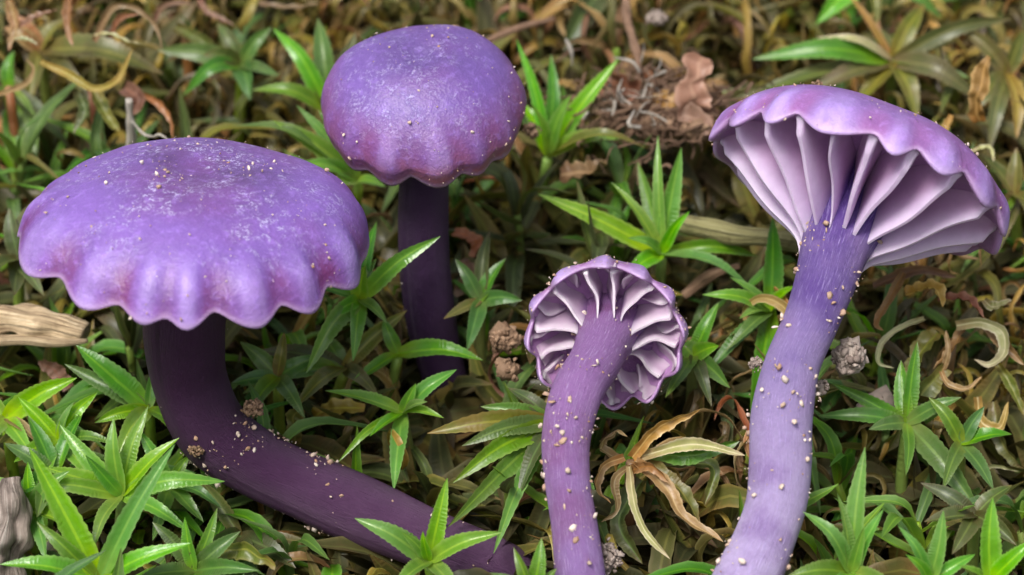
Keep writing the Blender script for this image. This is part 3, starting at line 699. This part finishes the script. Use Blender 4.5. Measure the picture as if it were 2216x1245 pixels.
# ------------------------------------------------------------------ withered and curled moss
def withered(label, cx, cy, d, parts, cat='withered moss'):
    d += 1.6; hero_c.append((cx, cy, d)); hero_c.append((cx - 50, cy + 60, d)); hero_c.append((cx + 80, cy + 60, d))
    for pts, w, m in parts:
        for x, y, z in pts: protected.append((x, y, 20, d + z - 1.5))
    c = W(cx, cy, d); root = np.array([c[0], c[1] + .001, ground_h(c[0], c[1]) - .0005])
    e = empty('withered_moss_shoot', root, label, cat, 'withered moss shoots')
    V, F, UV, _, _ = tube([root, (root + c) / 2, c], [.0004, .0004, .0003], 8, 8)
    link('stem', mesh('stem', V - root, F, np.array(UV)), M['rust'], e)
    for pts, w, m in parts:
        curl(e, root, [(x, y, d + z) for x, y, z in pts], w * .82, m, roll=rng.uniform(-.5, .5), twist=rng.uniform(-.9, .9))
withered('brown withered moss shoot with shrivelled leaves between two lilac stems', 1365, 1000, 13, [
    ([(1368, 990, 0), (1425, 925, 1), (1515, 886, 1.5)], 42, 'golden'), ([(1385, 988, 0), (1500, 962, 1), (1612, 986, 2)], 40, 'pale'),
    ([(1400, 982, -.6), (1500, 985, .2), (1600, 955, .6)], 50, 'green'),
    ([(1375, 998, .5), (1440, 1055, 2), (1480, 1120, 2.5), (1565, 1173, 3)], 44, 'golden'), ([(1362, 1010, .5), (1374, 1095, 2), (1400, 1155, 3), (1450, 1210, 3.5)], 28, 'pale'),
    ([(1395, 1000, -.5), (1470, 1060, .5), (1515, 1135, 1)], 48, 'olive'), ([(1350, 990, .5), (1305, 1010, 1.2), (1290, 1060, 1.6), (1322, 1090, 2)], 30, 'golden'),
    ([(1345, 1000, 0), (1298, 965, .5), (1335, 930, 1), (1358, 945, 1.6)], 36, 'golden'), ([(1370, 1005, 0), (1330, 1040, 1), (1335, 1100, 1), (1300, 1130, 1)], 26, 'golden'),
    ([(1420, 1010, -1), (1540, 1010, -1), (1525, 1095, -.5)], 46, 'dull'), ([(1360, 1020, 0), (1410, 1010, 2), (1450, 1045, 2.6)], 34, 'rust'), ([(1390, 1040, -1), (1340, 1130, -.5), (1390, 1220, 0)], 60, 'dull')])
withered('tangle of curled tan moss leaves right of the lavender stem', 2060, 745, 4, [
    ([(2000, 690, 1), (1945, 712, 1.6), (1908, 745, 2), (1902, 785, 2.4), (1935, 797, 2.6)], 20, 'pale'),
    ([(2070, 705, 1), (2125, 698, 2), (2170, 720, 2.4), (2172, 765, 2.4), (2140, 790, 2), (2108, 778, 2)], 38, 'pale'),
    ([(2035, 800, 2), (2052, 832, 2.6), (2092, 842, 2.8), (2125, 815, 2.6)], 20, 'golden'),
    ([(2045, 795, 2), (1985, 865, 2.6), (1920, 978, 3)], 64, 'olive'), ([(2040, 805, 2), (2052, 760, 2.4), (2047, 715, 2)], 20, 'golden'),
    ([(1955, 590, 0), (1925, 650, .6), (1898, 700, 1.2), (1912, 716, 1.6)], 30, 'rust'), ([(1960, 640, 1), (2020, 625, 1.6), (2040, 665, 2)], 52, 'golden'),
    ([(2030, 650, 1), (2090, 650, 1.5), (2130, 690, 2)], 40, 'rust'), ([(2115, 860, 1), (2125, 915, 1.6), (2165, 925, 2), (2182, 870, 2)], 34, 'golden'),
    ([(2130, 650, 1), (2150, 665, 1.5), (2190, 650, 2)], 30, 'pale'), ([(2150, 870, 0), (2170, 960, 1), (2216, 1015, 1.4)], 50, 'olive'),
    ([(2030, 720, 0), (1990, 770, .5), (1960, 860, 1)], 60, 'olive'), ([(2110, 1032, 4), (2150, 1008, 4.5), (2205, 1020, 5)], 14, 'pale'), ([(2090, 700, 0), (2060, 760, 1), (2020, 800, 1.2)], 36, 'rust'),
    ([(2120, 690, 1), (2160, 730, 1.4), (2216, 790, 2)], 40, 'rust'), ([(2160, 790, 1), (2185, 830, 1.6), (2216, 900, 2)], 34, 'olive'), ([(1890, 620, -2), (1990, 585, -1.5), (2070, 600, -1)], 34, 'rust')])
withered('dry yellow and tan moss curls above the frosted cap', 200, 190, -9, [
    ([(88, 135, 2), (150, 162, 2.5), (205, 192, 3), (255, 172, 3.4), (286, 108, 3.6)], 26, 'straw'),
    ([(205, 90, 0), (245, 15, .6), (300, 18, 1), (342, 60, 1), (352, 112, 1.2)], 24, 'dry'), ([(205, 78, 2), (240, 76, 2.4), (275, 92, 2.6), (318, 98, 2.8)], 18, 'pale'),
    ([(240, 80, 0), (260, 40, .5), (300, 30, 1)], 20, 'rust'), ([(310, 205, 1), (350, 228, 1.6), (372, 262, 2), (376, 305, 2)], 24, 'rust'),
    ([(150, -10, -1), (148, 50, 0), (158, 100, .5)], 30, 'rust'), ([(200, 195, 1), (235, 255, 1.6), (260, 285, 2)], 40, 'olive'), ([(270, 190, 0), (300, 215, 1), (285, 250, 1)], 50, 'rust'),
    ([(170, 200, 1), (185, 245, 1.6), (160, 290, 2)], 40, 'dull')])
withered('pale brown moss curl hooking upward at the upper left', 20, 190, -9, [
    ([(-20, 210, 1), (20, 198, 1.6), (58, 180, 2), (72, 150, 2), (55, 126, 2)], 20, 'dry'), ([(40, 60, 0), (80, 40, .6), (125, 22, 1)], 30, 'dry'), ([(30, 85, 1), (60, 88, 1.4), (80, 98, 1.6)], 18, 'pale'), ([(20, 0, -1), (35, 60, 0), (20, 110, .5)], 36, 'straw')])
withered('tan moss curl at the top above the dim green shoot', 400, 60, -17, [
    ([(335, 45, 1), (350, 15, 1.5), (380, 5, 2), (415, 8, 2)], 20, 'dry'), ([(430, 0, 0), (450, 30, .5), (505, 55, 1)], 24, 'dry'), ([(380, 60, 0), (440, 90, 1), (500, 140, 1.5)], 40, 'dull'), ([(560, 10, 0), (650, 20, 0), (740, -10, 0)], 26, 'dry')])
withered('small dry olive curl beside the olive rosette', 2050, 330, -6, [
    ([(2010, 300, 1), (2060, 330, 2), (2110, 350, 2)], 40, 'olive'), ([(2100, 330, 1), (2140, 320, 1.5), (2150, 350, 2)], 16, 'pale'), ([(2060, 250, 1), (2040, 300, 1.6), (2060, 330, 2)], 24, 'dry')])

# ------------------------------------------------------------------ wood, litter, crumbs
def splinter(name, label, cat, pts, widths, mat, ell, seed, rough=.35, n=46, m=26, fr=420):
    P = [W(*p) for p in pts]
    V, F, UV, C, rad = tube(P, [w / 2 * pxs(pts[0][2]) for w in widths], n, m, rough=rough, fr=fr, seed=seed, ell=ell)
    for i in range(0, n, 5):
        x, y, dd = proj(C[i]); protected.append((x, y, rad[i] / pxs(dd), dd - 2))
    o = link(name, mesh(name, V, F, np.array(UV)), M[mat]); return tag(o, label, cat)
splinter('wood_splinter', 'cream weathered wood splinter lying under the frosted cap', 'wood', [(-160, 690, 3), (-60, 690, 4), (60, 697, 5), (130, 708, 5.4), (186, 722, 5.6)], [110, 106, 102, 92, 62], 'wood_cream', .6, 3.3, .55, 60, 40, 700)
splinter('wood_splinter', 'thin tan splinter stuck along the lower side of the cream wood', 'wood', [(-120, 745, 5.5), (40, 735, 6.2), (120, 742, 6.6), (190, 738, 6.6)], [40, 36, 30, 12], 'wood_cream', .7, 8.1, .35)
splinter('bark_piece', 'grey fibrous bark piece beside the longest leaved moss', 'bark', [(10, 1290, 17), (12, 1190, 18), (24, 1120, 18.5), (20, 1040, 18)], [130, 128, 118, 84], 'bark_grey', .6, 5.2, .85, 60, 48, 800)
splinter('mossy_twig', 'pale mossy twig lying behind the tall lavender stem', 'twig', [(1440, 470, -1), (1500, 488, 0), (1600, 508, .6), (1690, 518, .8), (1790, 540, .4)], [40, 50, 56, 54, 40], 'twig_mossy', .9, 2.2, .45)
splinter('twig', 'thin brown twig below the mossy twig', 'twig', [(1480, 640, -1.5), (1540, 595, -1), (1600, 575, -1)], [26, 28, 16], 'bark_brown', .9, 6.2, .3)
splinter('stalk_stub', 'pale broken stalk stub standing behind the frosted cap', 'stalk', [(284, 330, -5), (282, 270, -2.5), (279, 216, -1)], [22, 19, 15], 'root_white', .9, 1.2, .35, 24, 12, 900)
splinter('root_thread', 'white root thread zigzagging along the frosted cap edge', 'root', [(286, 262, -1.6), (308, 288, 0), (330, 296, 1), (346, 292, 2), (364, 303, 3)], [4, 8, 9, 8, 4], 'root_white', .8, 2.9, .5, 30, 8, 1500)
splinter('twig', 'orange brown stick lying behind the round cap', 'twig', [(1040, 95, -14), (1120, 62, -13), (1200, 40, -13)], [20, 18, 10], 'bark_brown', .9, 4.4, .3)
splinter('twig', 'brown branched rootlet hanging over the litter heap', 'root', [(1352, -10, -13), (1362, 60, -11), (1380, 130, -9), (1378, 190, -8)], [18, 22, 16, 9], 'bark_brown', .8, 7.4, .5, 30, 10, 900)

def flake(label, pts, w, mat, seed, name='dead_leaf_scrap'):
    P = [W(*p) for p in pts]; r = np.random.default_rng(seed)
    V, F, UV = ribbon(P, UPH, w * pxs(pts[0][2]), n=26, fold=.35, wave=.25, teeth=.0, twist=r.uniform(-.8, .8), roll=r.uniform(-.5, .5), shape='scrap', seed=seed)
    V = V + np.array([[noise.noise((v * 900 + seed).tolist()), noise.noise((v * 900 + seed + 9).tolist()), noise.noise((v * 900 + seed + 19).tolist())] for v in V]) * w * pxs(0) * .20
    V2 = np.vstack([V, V - UPH * .00012]); F2 = np.vstack([F, F[:, ::-1] + len(V)])
    return tag(link(name, mesh(name, V2, F2, np.vstack([UV, UV])), M[mat]), label, 'dead leaf', 'dead leaf scraps')
flake('orange tan leaf scrap standing up at the right edge', [(2118, 262, -3), (2112, 210, -2), (2128, 165, -1.5), (2140, 125, -1)], 44, 'dry', 41)
flake('tall reddish brown leaf scrap rising from the litter heap', [(1520, 285, -6), (1500, 215, -5), (1505, 160, -5), (1515, 118, -5)], 84, 'litter', 42)
flake('brown leaf scrap lying at the foot of the tall reddish scrap', [(1440, 262, -6), (1490, 250, -5), (1545, 285, -4.5)], 60, 'litter', 43)
flake('rusty crumpled leaf scrap in the middle of the litter heap', [(1290, 200, -8), (1340, 180, -7), (1390, 210, -6.5)], 66, 'rust', 44)
flake('brown leaf scrap at the left end of the litter heap', [(1250, 215, -9), (1300, 235, -8), (1350, 255, -7)], 60, 'litter', 45)
flake('rusty leaf scrap beneath the tall reddish scrap', [(1390, 240, -7), (1440, 215, -6), (1480, 225, -6)], 50, 'rust', 46)
flake('grey brown leaf scrap under the bright shoot right of the round cap', [(1215, 380, -5), (1270, 370, -4.5), (1310, 345, -5)], 64, 'dry', 47)
flake('orange leaf scrap by the dark stem foot', [(1000, 560, -2), (1020, 600, -1), (985, 640, -1)], 40, 'rust', 48)
flake('brown leaf scrap below the orange scrap by the dark stem', [(985, 500, -3), (1030, 520, -2), (1025, 555, -2)], 34, 'rust', 49)
flake('rust red leaf scrap under the cream wood splinter', [(150, 840, 4), (120, 800, 4), (80, 780, 4)], 40, 'rust', 50)
flake('yellow brown leaf scrap below the wide leaved shoot', [(680, 905, 6), (730, 880, 7), (790, 880, 7)], 50, 'straw', 51)
flake('brown hooded leaf scrap above the lying dark stem', [(640, 960, 9), (630, 910, 9.5), (655, 885, 10)], 44, 'olive', 52)
flake('tan leaf scrap under the lower side of the lying dark stem', [(430, 1200, 16), (520, 1195, 17), (600, 1225, 18)], 46, 'olive', 53)

_cr = random.Random(91)
for _i, (_x, _y) in enumerate([(1225, 190), (1262, 252), (1318, 228), (1342, 268), (1375, 245), (1402, 172), (1432, 236), (1455, 282), (1470, 190), (1492, 268), (1530, 250), (1300, 285), (1360, 150), (1535, 205)]):
    _a = _cr.uniform(0, 6.28); _l = _cr.uniform(22, 40); _d = canopy(_y) + 2.2
    flake('small brown leaf chip lying on the litter heap', [(_x - cos(_a) * _l, _y - sin(_a) * _l * .6, _d), (_x, _y - 6, _d + .5), (_x + cos(_a) * _l, _y + sin(_a) * _l * .6, _d)], _cr.uniform(26, 46), _cr.choice(['litter', 'dry', 'rust', 'litter']), 200 + _i, 'leaf_chip')['group'] = 'leaf chips on the litter heap'
def crumb(label, x, y, d, r_px, mat, n, seed, flat=1.0):
    r = np.random.default_rng(seed); pts = []; sz = []
    R = r_px * pxs(d); c = W(x, y, d)
    for i in range(n * 3):
        v = unit(r.normal(size=3)); k = r.uniform(.5, .92) * (.8 + .35 * noise.noise((v * 1.6 + seed).tolist()))
        pts.append(c + (AX * v[0] * 1.0 + AU * v[1] * flat + AN * v[2] * .8) * R * k); sz.append(R * r.uniform(.08, .22))
    pts.append(c); sz.append(R * .62)
    V, F = grains(pts, sz, seed)
    return tag(link('soil_crumb', mesh('soil_crumb', V, F)), label, 'soil crumb', 'soil crumbs') if False else tag(link('soil_crumb', mesh('soil_crumb', V, F), M[mat]), label, 'soil crumb', 'soil crumbs')
crumb('round pinkish grey soil crumb leaning on the lavender stem', 1838, 772, 15, 48, 'crumb', 70, 1)
crumb('tiny grey soil crumb stuck to the left side of the lavender stem', 1636, 786, 17.6, 21, 'crumb', 30, 2)
crumb('small brown soil crumb below the round crumb on the lavender stem', 1776, 840, 16.5, 25, 'crumb', 34, 3)
crumb('tan granular soil clod left of the small gilled cap', 1092, 735, 6, 44, 'crumb_tan', 90, 4, .8)
crumb('grey granular soil clod below the tan clod', 1098, 800, 8, 34, 'crumb_tan', 60, 5, 1.0)
crumb('brown soil crumb resting in the bend of the dark stem', 548, 884, 14, 30, 'crumb_tan', 40, 6, .8)
crumb('grey brown soil lump beneath the round crumb', 1895, 880, 7, 46, 'crumb', 60, 7, .8)
crumb('grey soil crumb at the foot of the small curved stem', 1320, 1205, 19.5, 34, 'crumb', 50, 8, 1.3)
crumb('brown soil crumb beside the round cap edge', 1152, 282, -2, 24, 'crumb_tan', 30, 9)
crumb('crumbly tan soil in the litter heap', 1420, 270, -6.5, 62, 'crumb_tan', 90, 10, .6)
crumb('crumbly soil at the base of the tall reddish scrap', 1510, 285, -5, 44, 'crumb_tan', 60, 11, .6)
crumb('grey soil lump above the hanging rootlet', 1420, 40, -15, 28, 'crumb', 60, 12, .7)
crumb('tan soil crumb on top of the fan gilled cap', 1768, 183, 8.5, 17, 'crumb_tan', 26, 13, .5)
crumb('tan soil crumb on the round cap top', 985, 62, 4, 18, 'crumb_tan', 26, 14, .5)
crumb('tan soil crumb below the lying stem bend', 425, 975, 14.5, 24, 'crumb_tan', 34, 15, .6)

# ------------------------------------------------------------------ filler moss shoots
def blocked(P):
    """does this polyline of world points cover a protected thing?"""
    for p in P:
        x, y, d = proj(p)
        for (qx, qy, qr, qd) in protected:
            if abs(x - qx) < qr + 14 and abs(y - qy) < qr + 14 and d > qd and (x - qx) ** 2 + (y - qy) ** 2 < (qr + 14) ** 2: return True
    return False
heroA = np.array(hero_c)
templates = []
for i in range(10):
    r = random.Random(100 + i)
    droop = [0.02, .10, .18, .26, .34][i % 5] * (1 if i < 5 else .8)
    pts = [np.array([0, 0, 0]), np.array([.5, r.uniform(-.06, .06), droop]), np.array([1, r.uniform(-.1, .1), r.uniform(-.35, .25) - droop * .6])]
    V, F, UV = ribbon(pts, [0, 0, 1], .15, n=20, fold=r.uniform(.25, .6), wave=.06, teeth=.04, twist=r.uniform(-.5, .5), seed=i, cols=np.array([-1, -.5, 0, .5, 1]))
    templates.append((V, F, UV, pts))
curls_t = []
for i in range(12):
    r = random.Random(300 + i); a0 = r.uniform(.2, .9); turn = r.uniform(1.5, 5.5) * r.choice([-1, 1]); p_ = np.array([0., 0, 0]); pts = [p_]
    for k in range(7):
        f = k / 6; a = a0 - turn * f ** 1.6; p_ = p_ + np.array([cos(a), r.uniform(-.25, .25) + turn * .06, sin(a)]) * .19; pts.append(p_)
    V, F, UV = ribbon(pts, [0, 0, 1], .12, n=26, fold=.5, wave=.2, teeth=.04, twist=r.uniform(-2.2, 2.2), shape='curl', seed=i, cols=np.array([-1, -.5, 0, .5, 1]))
    curls_t.append((V, F, UV, pts))
tm_cache = {}
def tmesh(kind, i, mat):
    k = (kind, i, mat)
    if k not in tm_cache:
        V, F, UV, _ = (templates if kind == 'l' else curls_t)[i]
        me = mesh('leaf', V, F, UV); me.materials.append(M[mat]); tm_cache[k] = me
    return tm_cache[k]
Vst, Fst, UVst, _, _ = tube([np.array([0, 0, 0]), np.array([.03, .02, .5]), np.array([0, 0, 1.0])], [.055, .05, .04], 6, 7)
stem_me = mesh('stem', Vst, Fst, np.array(UVst)); stem_me.materials.append(M['moss_stem'])
KIND = {'fresh': 'fresh green', 'green': 'mid green', 'olive': 'olive', 'dull': 'dull dark green', 'dry': 'brown dry'}
MARKS = [(430, 250, 'behind the frosted cap'), (60, 500, 'left of the frosted cap'), (150, 900, 'below the cream wood'), (300, 1180, 'left of the lying dark stem'),
         (700, 1200, 'below the lying dark stem'), (650, 840, 'above the lying dark stem'), (600, 100, 'above the frosted cap'), (920, 20, 'behind the round cap'),
         (1060, 600, 'right of the dusky stem'), (1250, 450, 'under the litter heap'), (1400, 80, 'behind the litter heap'), (1430, 1150, 'between the two lilac stems'),
         (1560, 820, 'right of the small gilled cap'), (1900, 80, 'behind the fan gilled cap'), (2150, 300, 'right of the fan gilled cap'), (2000, 750, 'among the tan curls'),
         (1850, 1100, 'right of the lavender stem'), (2150, 1000, 'around the dark hollow'), (1050, 1050, 'left of the small curved stem'), (1560, 400, 'left of the fan gilled cap'),
         (2130, 190, 'beside the orange tan leaf scrap'), (1620, 510, 'beside the mossy twig'), (1370, 60, 'beside the hanging rootlet'), (1110, 60, 'beside the orange brown stick'),
         (280, 260, 'beside the pale stalk stub'), (1838, 772, 'beside the round grey crumb'), (1092, 760, 'beside the tan soil clod'), (1895, 900, 'beside the grey brown soil lump'),
         (1320, 1205, 'at the foot of the small curved stem'), (20, 1120, 'beside the grey bark'), (60, 700, 'beside the cream wood'), (180, 180, 'under the yellow curl'), (400, 50, 'by the tan curl at the top'),
         (1932, 132, 'under the wide olive rosette'), (1432, 560, 'under the tall bright shoot above the small cap'), (1185, 340, 'under the bright shoot right of the round cap'), (775, 390, 'under the bright shoot left of the round cap'),
         (872, 900, 'under the bright star between the stems'), (930, 1210, 'under the bright star on the buried stem end'), (1842, 1230, 'under the upright shoot by the lavender stem'), (2142, 1230, 'under the broad pointed leaf'),
         (1360, 1000, 'under the brown withered rosette'), (1500, 200, 'behind the tall reddish scrap'), (1280, 240, 'at the left end of the litter heap'), (520, 140, 'under the dim shoot above the frosted cap'), (1668, 690, 'under the shoot left of the lavender stem')]
pts2 = []
n_shoot = 0
for attempt in range(9000):
    px = rng.uniform(-260, 2480); py = rng.uniform(-330, 1560)
    d0 = canopy(py) - 9
    b = W(px, py, d0); gz = ground_h(b[0], b[1])
    b = np.array([b[0], b[1], gz - .0004])
    if any((b[0] - q[0]) ** 2 + (b[1] - q[1]) ** 2 < .0043 ** 2 for q in pts2): continue
    if len(pts2) >= 330: break
    pts2.append(b)
    H = rng.uniform(.0045, .0092)
    lean = np.array([rng.uniform(-.25, .25), rng.uniform(-.35, .15), 1.0]); lean = unit(lean)
    top = b + lean * H
    sx, sy, sdp = proj(top)
    # keep the hand-placed shoots in view: fillers stay lower near them
    dk = np.hypot(heroA[:, 0] - sx, heroA[:, 1] - sy).min()
    if dk < 95: H *= .55; top = b + lean * H; sx, sy, sdp = proj(top)
    # dark hollows of the photograph stay open
    hollow = [(2120, 930, 90), (1600, 440, 90), (1500, 120, 70), (1560, 1080, 70), (440, 250, 60), (1080, 560, 60), (700, 1000, 60)]
    if any(math.hypot(sx - a, sy - b_) < c for a, b_, c in hollow): pts2[-1] = b; continue
    lo_green = .72 if (sy > 820 and sx < 700) or (sy > 1000 and sx > 1650) else .36 if 350 < sy <= 1245 else .12
    q = rng.random()
    if q < lo_green * .55: mat = 'fresh'
    elif q < lo_green * 1.3: mat = 'green'
    elif q < (.50 if sy < 330 or (sx > 1880 and sy < 1000) else .84): mat = 'olive' if rng.random() < .60 else 'dull'
    else: mat = 'dry'
    nl = rng.randint(8, 13); ph = rng.uniform(0, 2 * pi); rec = []
    for k in range(nl):
        f = k / (nl - 1)
        az = ph + k * 2.4; elv = radians(62 - 72 * f + rng.uniform(-14, 14))
        Lf = rng.uniform(.0050, .0086) * (.75 + .25 * sin(f * pi))
        at = b + lean * H * (1 - .45 * f)
        X = np.array([cos(az) * cos(elv), sin(az) * cos(elv), sin(elv)])
        Z = unit(np.array([0, 0, 1.0]) - X * X[2]) if abs(X[2]) < .98 else np.array([1.0, 0, 0])
        Y = np.cross(Z, X)
        dry = mat == 'dry' or (mat == 'olive' and rng.random() < .18)
        ti = rng.randrange(12 if dry else 10)
        tp = (curls_t if dry else templates)[ti][3]
        wp = [at + (X * p[0] + Y * p[1] + Z * p[2]) * Lf for p in tp]
        smp = []
        for a_, b_ in zip(wp[:-1], wp[1:]): smp += [a_ + (b_ - a_) * s for s in (.25, .6, 1.0)]
        if blocked(smp): continue
        mm = rng.choice(['dry', 'rust', 'straw', 'straw', 'golden', 'olive', 'olive']) if dry else (mat if rng.random() < .8 else {'fresh': 'green', 'green': 'olive', 'olive': 'dull', 'dull': 'olive'}[mat])
        wsc = rng.uniform(.85, 1.25)
        Mx = Matrix(((X[0] * Lf, Y[0] * Lf * wsc, Z[0] * Lf, at[0] - b[0]), (X[1] * Lf, Y[1] * Lf * wsc, Z[1] * Lf, at[1] - b[1]), (X[2] * Lf, Y[2] * Lf * wsc, Z[2] * Lf, at[2] - b[2]), (0, 0, 0, 1)))
        rec.append((tmesh('c' if dry else 'l', ti, mm), Mx))
    if len(rec) < 3: continue
    near = min(MARKS, key=lambda m_: math.hypot(m_[0] - sx, m_[1] - sy))[2]
    size = 'tall' if H > .0072 else 'low' if H < .0050 else 'middling'
    lab = f'{size} {KIND[mat]} moss shoot {near}'
    e = empty('moss_shoot', b, lab, 'moss', f'{size} {KIND[mat]} moss {near}')
    so_ = link('stem', stem_me, None, e)
    zx = unit(np.cross([0, 1, 0], lean)); zy = np.cross(lean, zx)
    so_.matrix_local = Matrix(((zx[0] * .006, zy[0] * .006, lean[0] * H, 0), (zx[1] * .006, zy[1] * .006, lean[1] * H, 0), (zx[2] * .006, zy[2] * .006, lean[2] * H, 0), (0, 0, 0, 1)))
    for me, Mx in rec:
        o = link('leaf', me, None, e); o.matrix_local = Mx
    n_shoot += 1

# ------------------------------------------------------------------ undergrowth (uncountable)
def undergrowth(name, label, count, xr, yr, seed, lmin, lmax, hmax, mat, width=.22):
    r = np.random.default_rng(seed); Vs, Fs, UVs = [], [], []; nb = 0
    cols = np.array([-1, 0, 1.0])
    T = [ribbon([np.array([0, 0, 0]), np.array([.5, r.uniform(-.1, .1), r.uniform(-.1, .25)]), np.array([1, r.uniform(-.2, .2), r.uniform(-.3, .3)])], [0, 0, 1], width, n=7, fold=.5, wave=.1, teeth=0, twist=r.uniform(-.8, .8), seed=k, cols=cols) for k in range(12)]
    for i in range(count):
        x = r.normal(0, 1) * xr * .5 if r.random() < .6 else r.uniform(-xr, xr)
        y = r.normal(0, 1) * yr * .5 if r.random() < .6 else r.uniform(-yr, yr)
        z = ground_h(x, y) + r.random() ** 1.6 * hmax
        V, F, UV = T[int(r.integers(12))]; L = r.uniform(lmin, lmax)
        az = r.uniform(0, 2 * pi); el = r.normal(.15, .45)
        X = np.array([cos(az) * cos(el), sin(az) * cos(el), sin(el)]); Y = unit(np.cross([r.normal() * .4, r.normal() * .4, 1], X)); Z = np.cross(X, Y)
        Vs.append((V[:, :1] * X + V[:, 1:2] * Y + V[:, 2:3] * Z) * L + np.array([x, y, z])); Fs.append(F + nb); UVs.append(UV); nb += len(V)
    o = link(name, mesh(name, np.vstack(Vs), np.vstack(Fs), np.vstack(UVs)), M[mat]); tag(o, label, 'undergrowth', None, 'stuff')
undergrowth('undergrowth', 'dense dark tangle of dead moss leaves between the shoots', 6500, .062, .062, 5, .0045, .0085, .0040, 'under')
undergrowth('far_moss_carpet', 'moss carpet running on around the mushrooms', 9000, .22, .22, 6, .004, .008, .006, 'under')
def strands():
    r = np.random.default_rng(61); Vs, Fs, UVs = [], [], []; nb = 0
    T = []
    for i in range(14):
        a0 = r.uniform(0, .8); turn = r.uniform(.8, 5.5) * r.choice([-1, 1]); p_ = np.zeros(3); pts = [p_]
        for k in range(6):
            a = a0 - turn * (k / 5) ** 1.4; p_ = p_ + np.array([cos(a), r.uniform(-.3, .3), sin(a)]) * .2; pts.append(p_)
        T.append(ribbon(pts, [0, 0, 1], .12, n=14, fold=.8, wave=.15, teeth=0, twist=r.uniform(-2, 2), shape='curl', seed=i, cols=np.array([-1, 0, 1.0])))
    k = 0
    while k < 1500:
        px, py = r.uniform(-300, 2500), r.uniform(-350, 1300)
        dens = 1.0 if py < 120 else .75 if (py < 330 and (px < 700 or px > 1250)) or (px > 1850 and py < 980) else .16
        if r.random() > dens: continue
        dd = canopy(py) - r.uniform(2.5, 8.0); p = W(px, py, dd)
        V, F, UV = T[int(r.integers(14))]; L = r.uniform(.0035, .0072)
        az = r.uniform(0, 2 * pi); el = r.normal(.25, .5)
        X = np.array([cos(az) * cos(el), sin(az) * cos(el), sin(el)]); Y = unit(np.cross([r.normal() * .4, r.normal() * .4, 1], X)); Z = np.cross(X, Y)
        Q = (V[:, :1] * X + V[:, 1:2] * Y + V[:, 2:3] * Z) * L + p
        if blocked(Q[::9]): continue
        Vs.append(Q); Fs.append(F + nb); UVs.append(UV); nb += len(V); k += 1
    o = link('dead_moss_strands', mesh('dead_moss_strands', np.vstack(Vs), np.vstack(Fs), np.vstack(UVs)), M['strand'])
    tag(o, 'tangled golden brown dead moss strands between the shoots', 'dead moss', None, 'stuff')
strands()
# fibres and rootlets of the litter heap
def fibres(name, label, cx, cy, d, sx, sy, n, seed, mat):
    r = np.random.default_rng(seed); Vs, Fs, UVs = [], [], []; nb = 0
    for i in range(n):
        x, y = cx + r.normal() * sx, cy + r.normal() * sy; L = r.uniform(20, 80); a = r.uniform(0, 2 * pi); dd = d + canopy(y) - canopy(cy) + r.uniform(-2, 1)
        p = [W(x, y, dd), W(x + cos(a) * L * .5 + r.normal() * 8, y + sin(a) * L * .35 + r.normal() * 8, dd + r.uniform(-.4, .8)), W(x + cos(a) * L, y + sin(a) * L * .7, dd + r.uniform(-.6, .8))]
        V, F, UV, _, _ = tube(p, np.array([1, 1, .5]) * r.uniform(1.3, 4.5) * K, 7, 5, rough=.3, fr=1500, close=False)
        Vs.append(V); Fs.append(np.array(F) + nb); UVs.append(np.array(UV)); nb += len(V)
    tag(link(name, mesh(name, np.vstack(Vs), np.vstack(Fs), np.vstack(UVs)), M[mat]), label, 'litter', None, 'stuff')
fibres('litter_fibres', 'fine brown fibres and rootlets matted in the litter heap', 1400, 235, -6.5, 80, 38, 420, 8, 'bark_brown')
fibres('pale_fibres', 'thin pale rootlets scattered over the litter heap', 1385, 200, -6.5, 60, 40, 30, 9, 'root_white')
def scatter_grit():
    r = np.random.default_rng(31); pts, sz = [], []
    for i in range(1500):
        x, y = r.uniform(-.045, .045), r.uniform(-.035, .05)
        pts.append(np.array([x, y, ground_h(x, y) + r.random() ** 2 * .004])); sz.append(r.uniform(.00006, .00032) * (1 if r.random() < .9 else 1.8))
    V, F = grains(pts, sz, 77)
    tag(link('soil_grains', mesh('soil_grains', V, F, smooth=False), M['crumb_tan']), 'loose soil grains lying deep between the moss shoots', 'soil', None, 'stuff')
scatter_grit()
print('shoots', n_shoot, 'objects', len(bpy.data.objects))
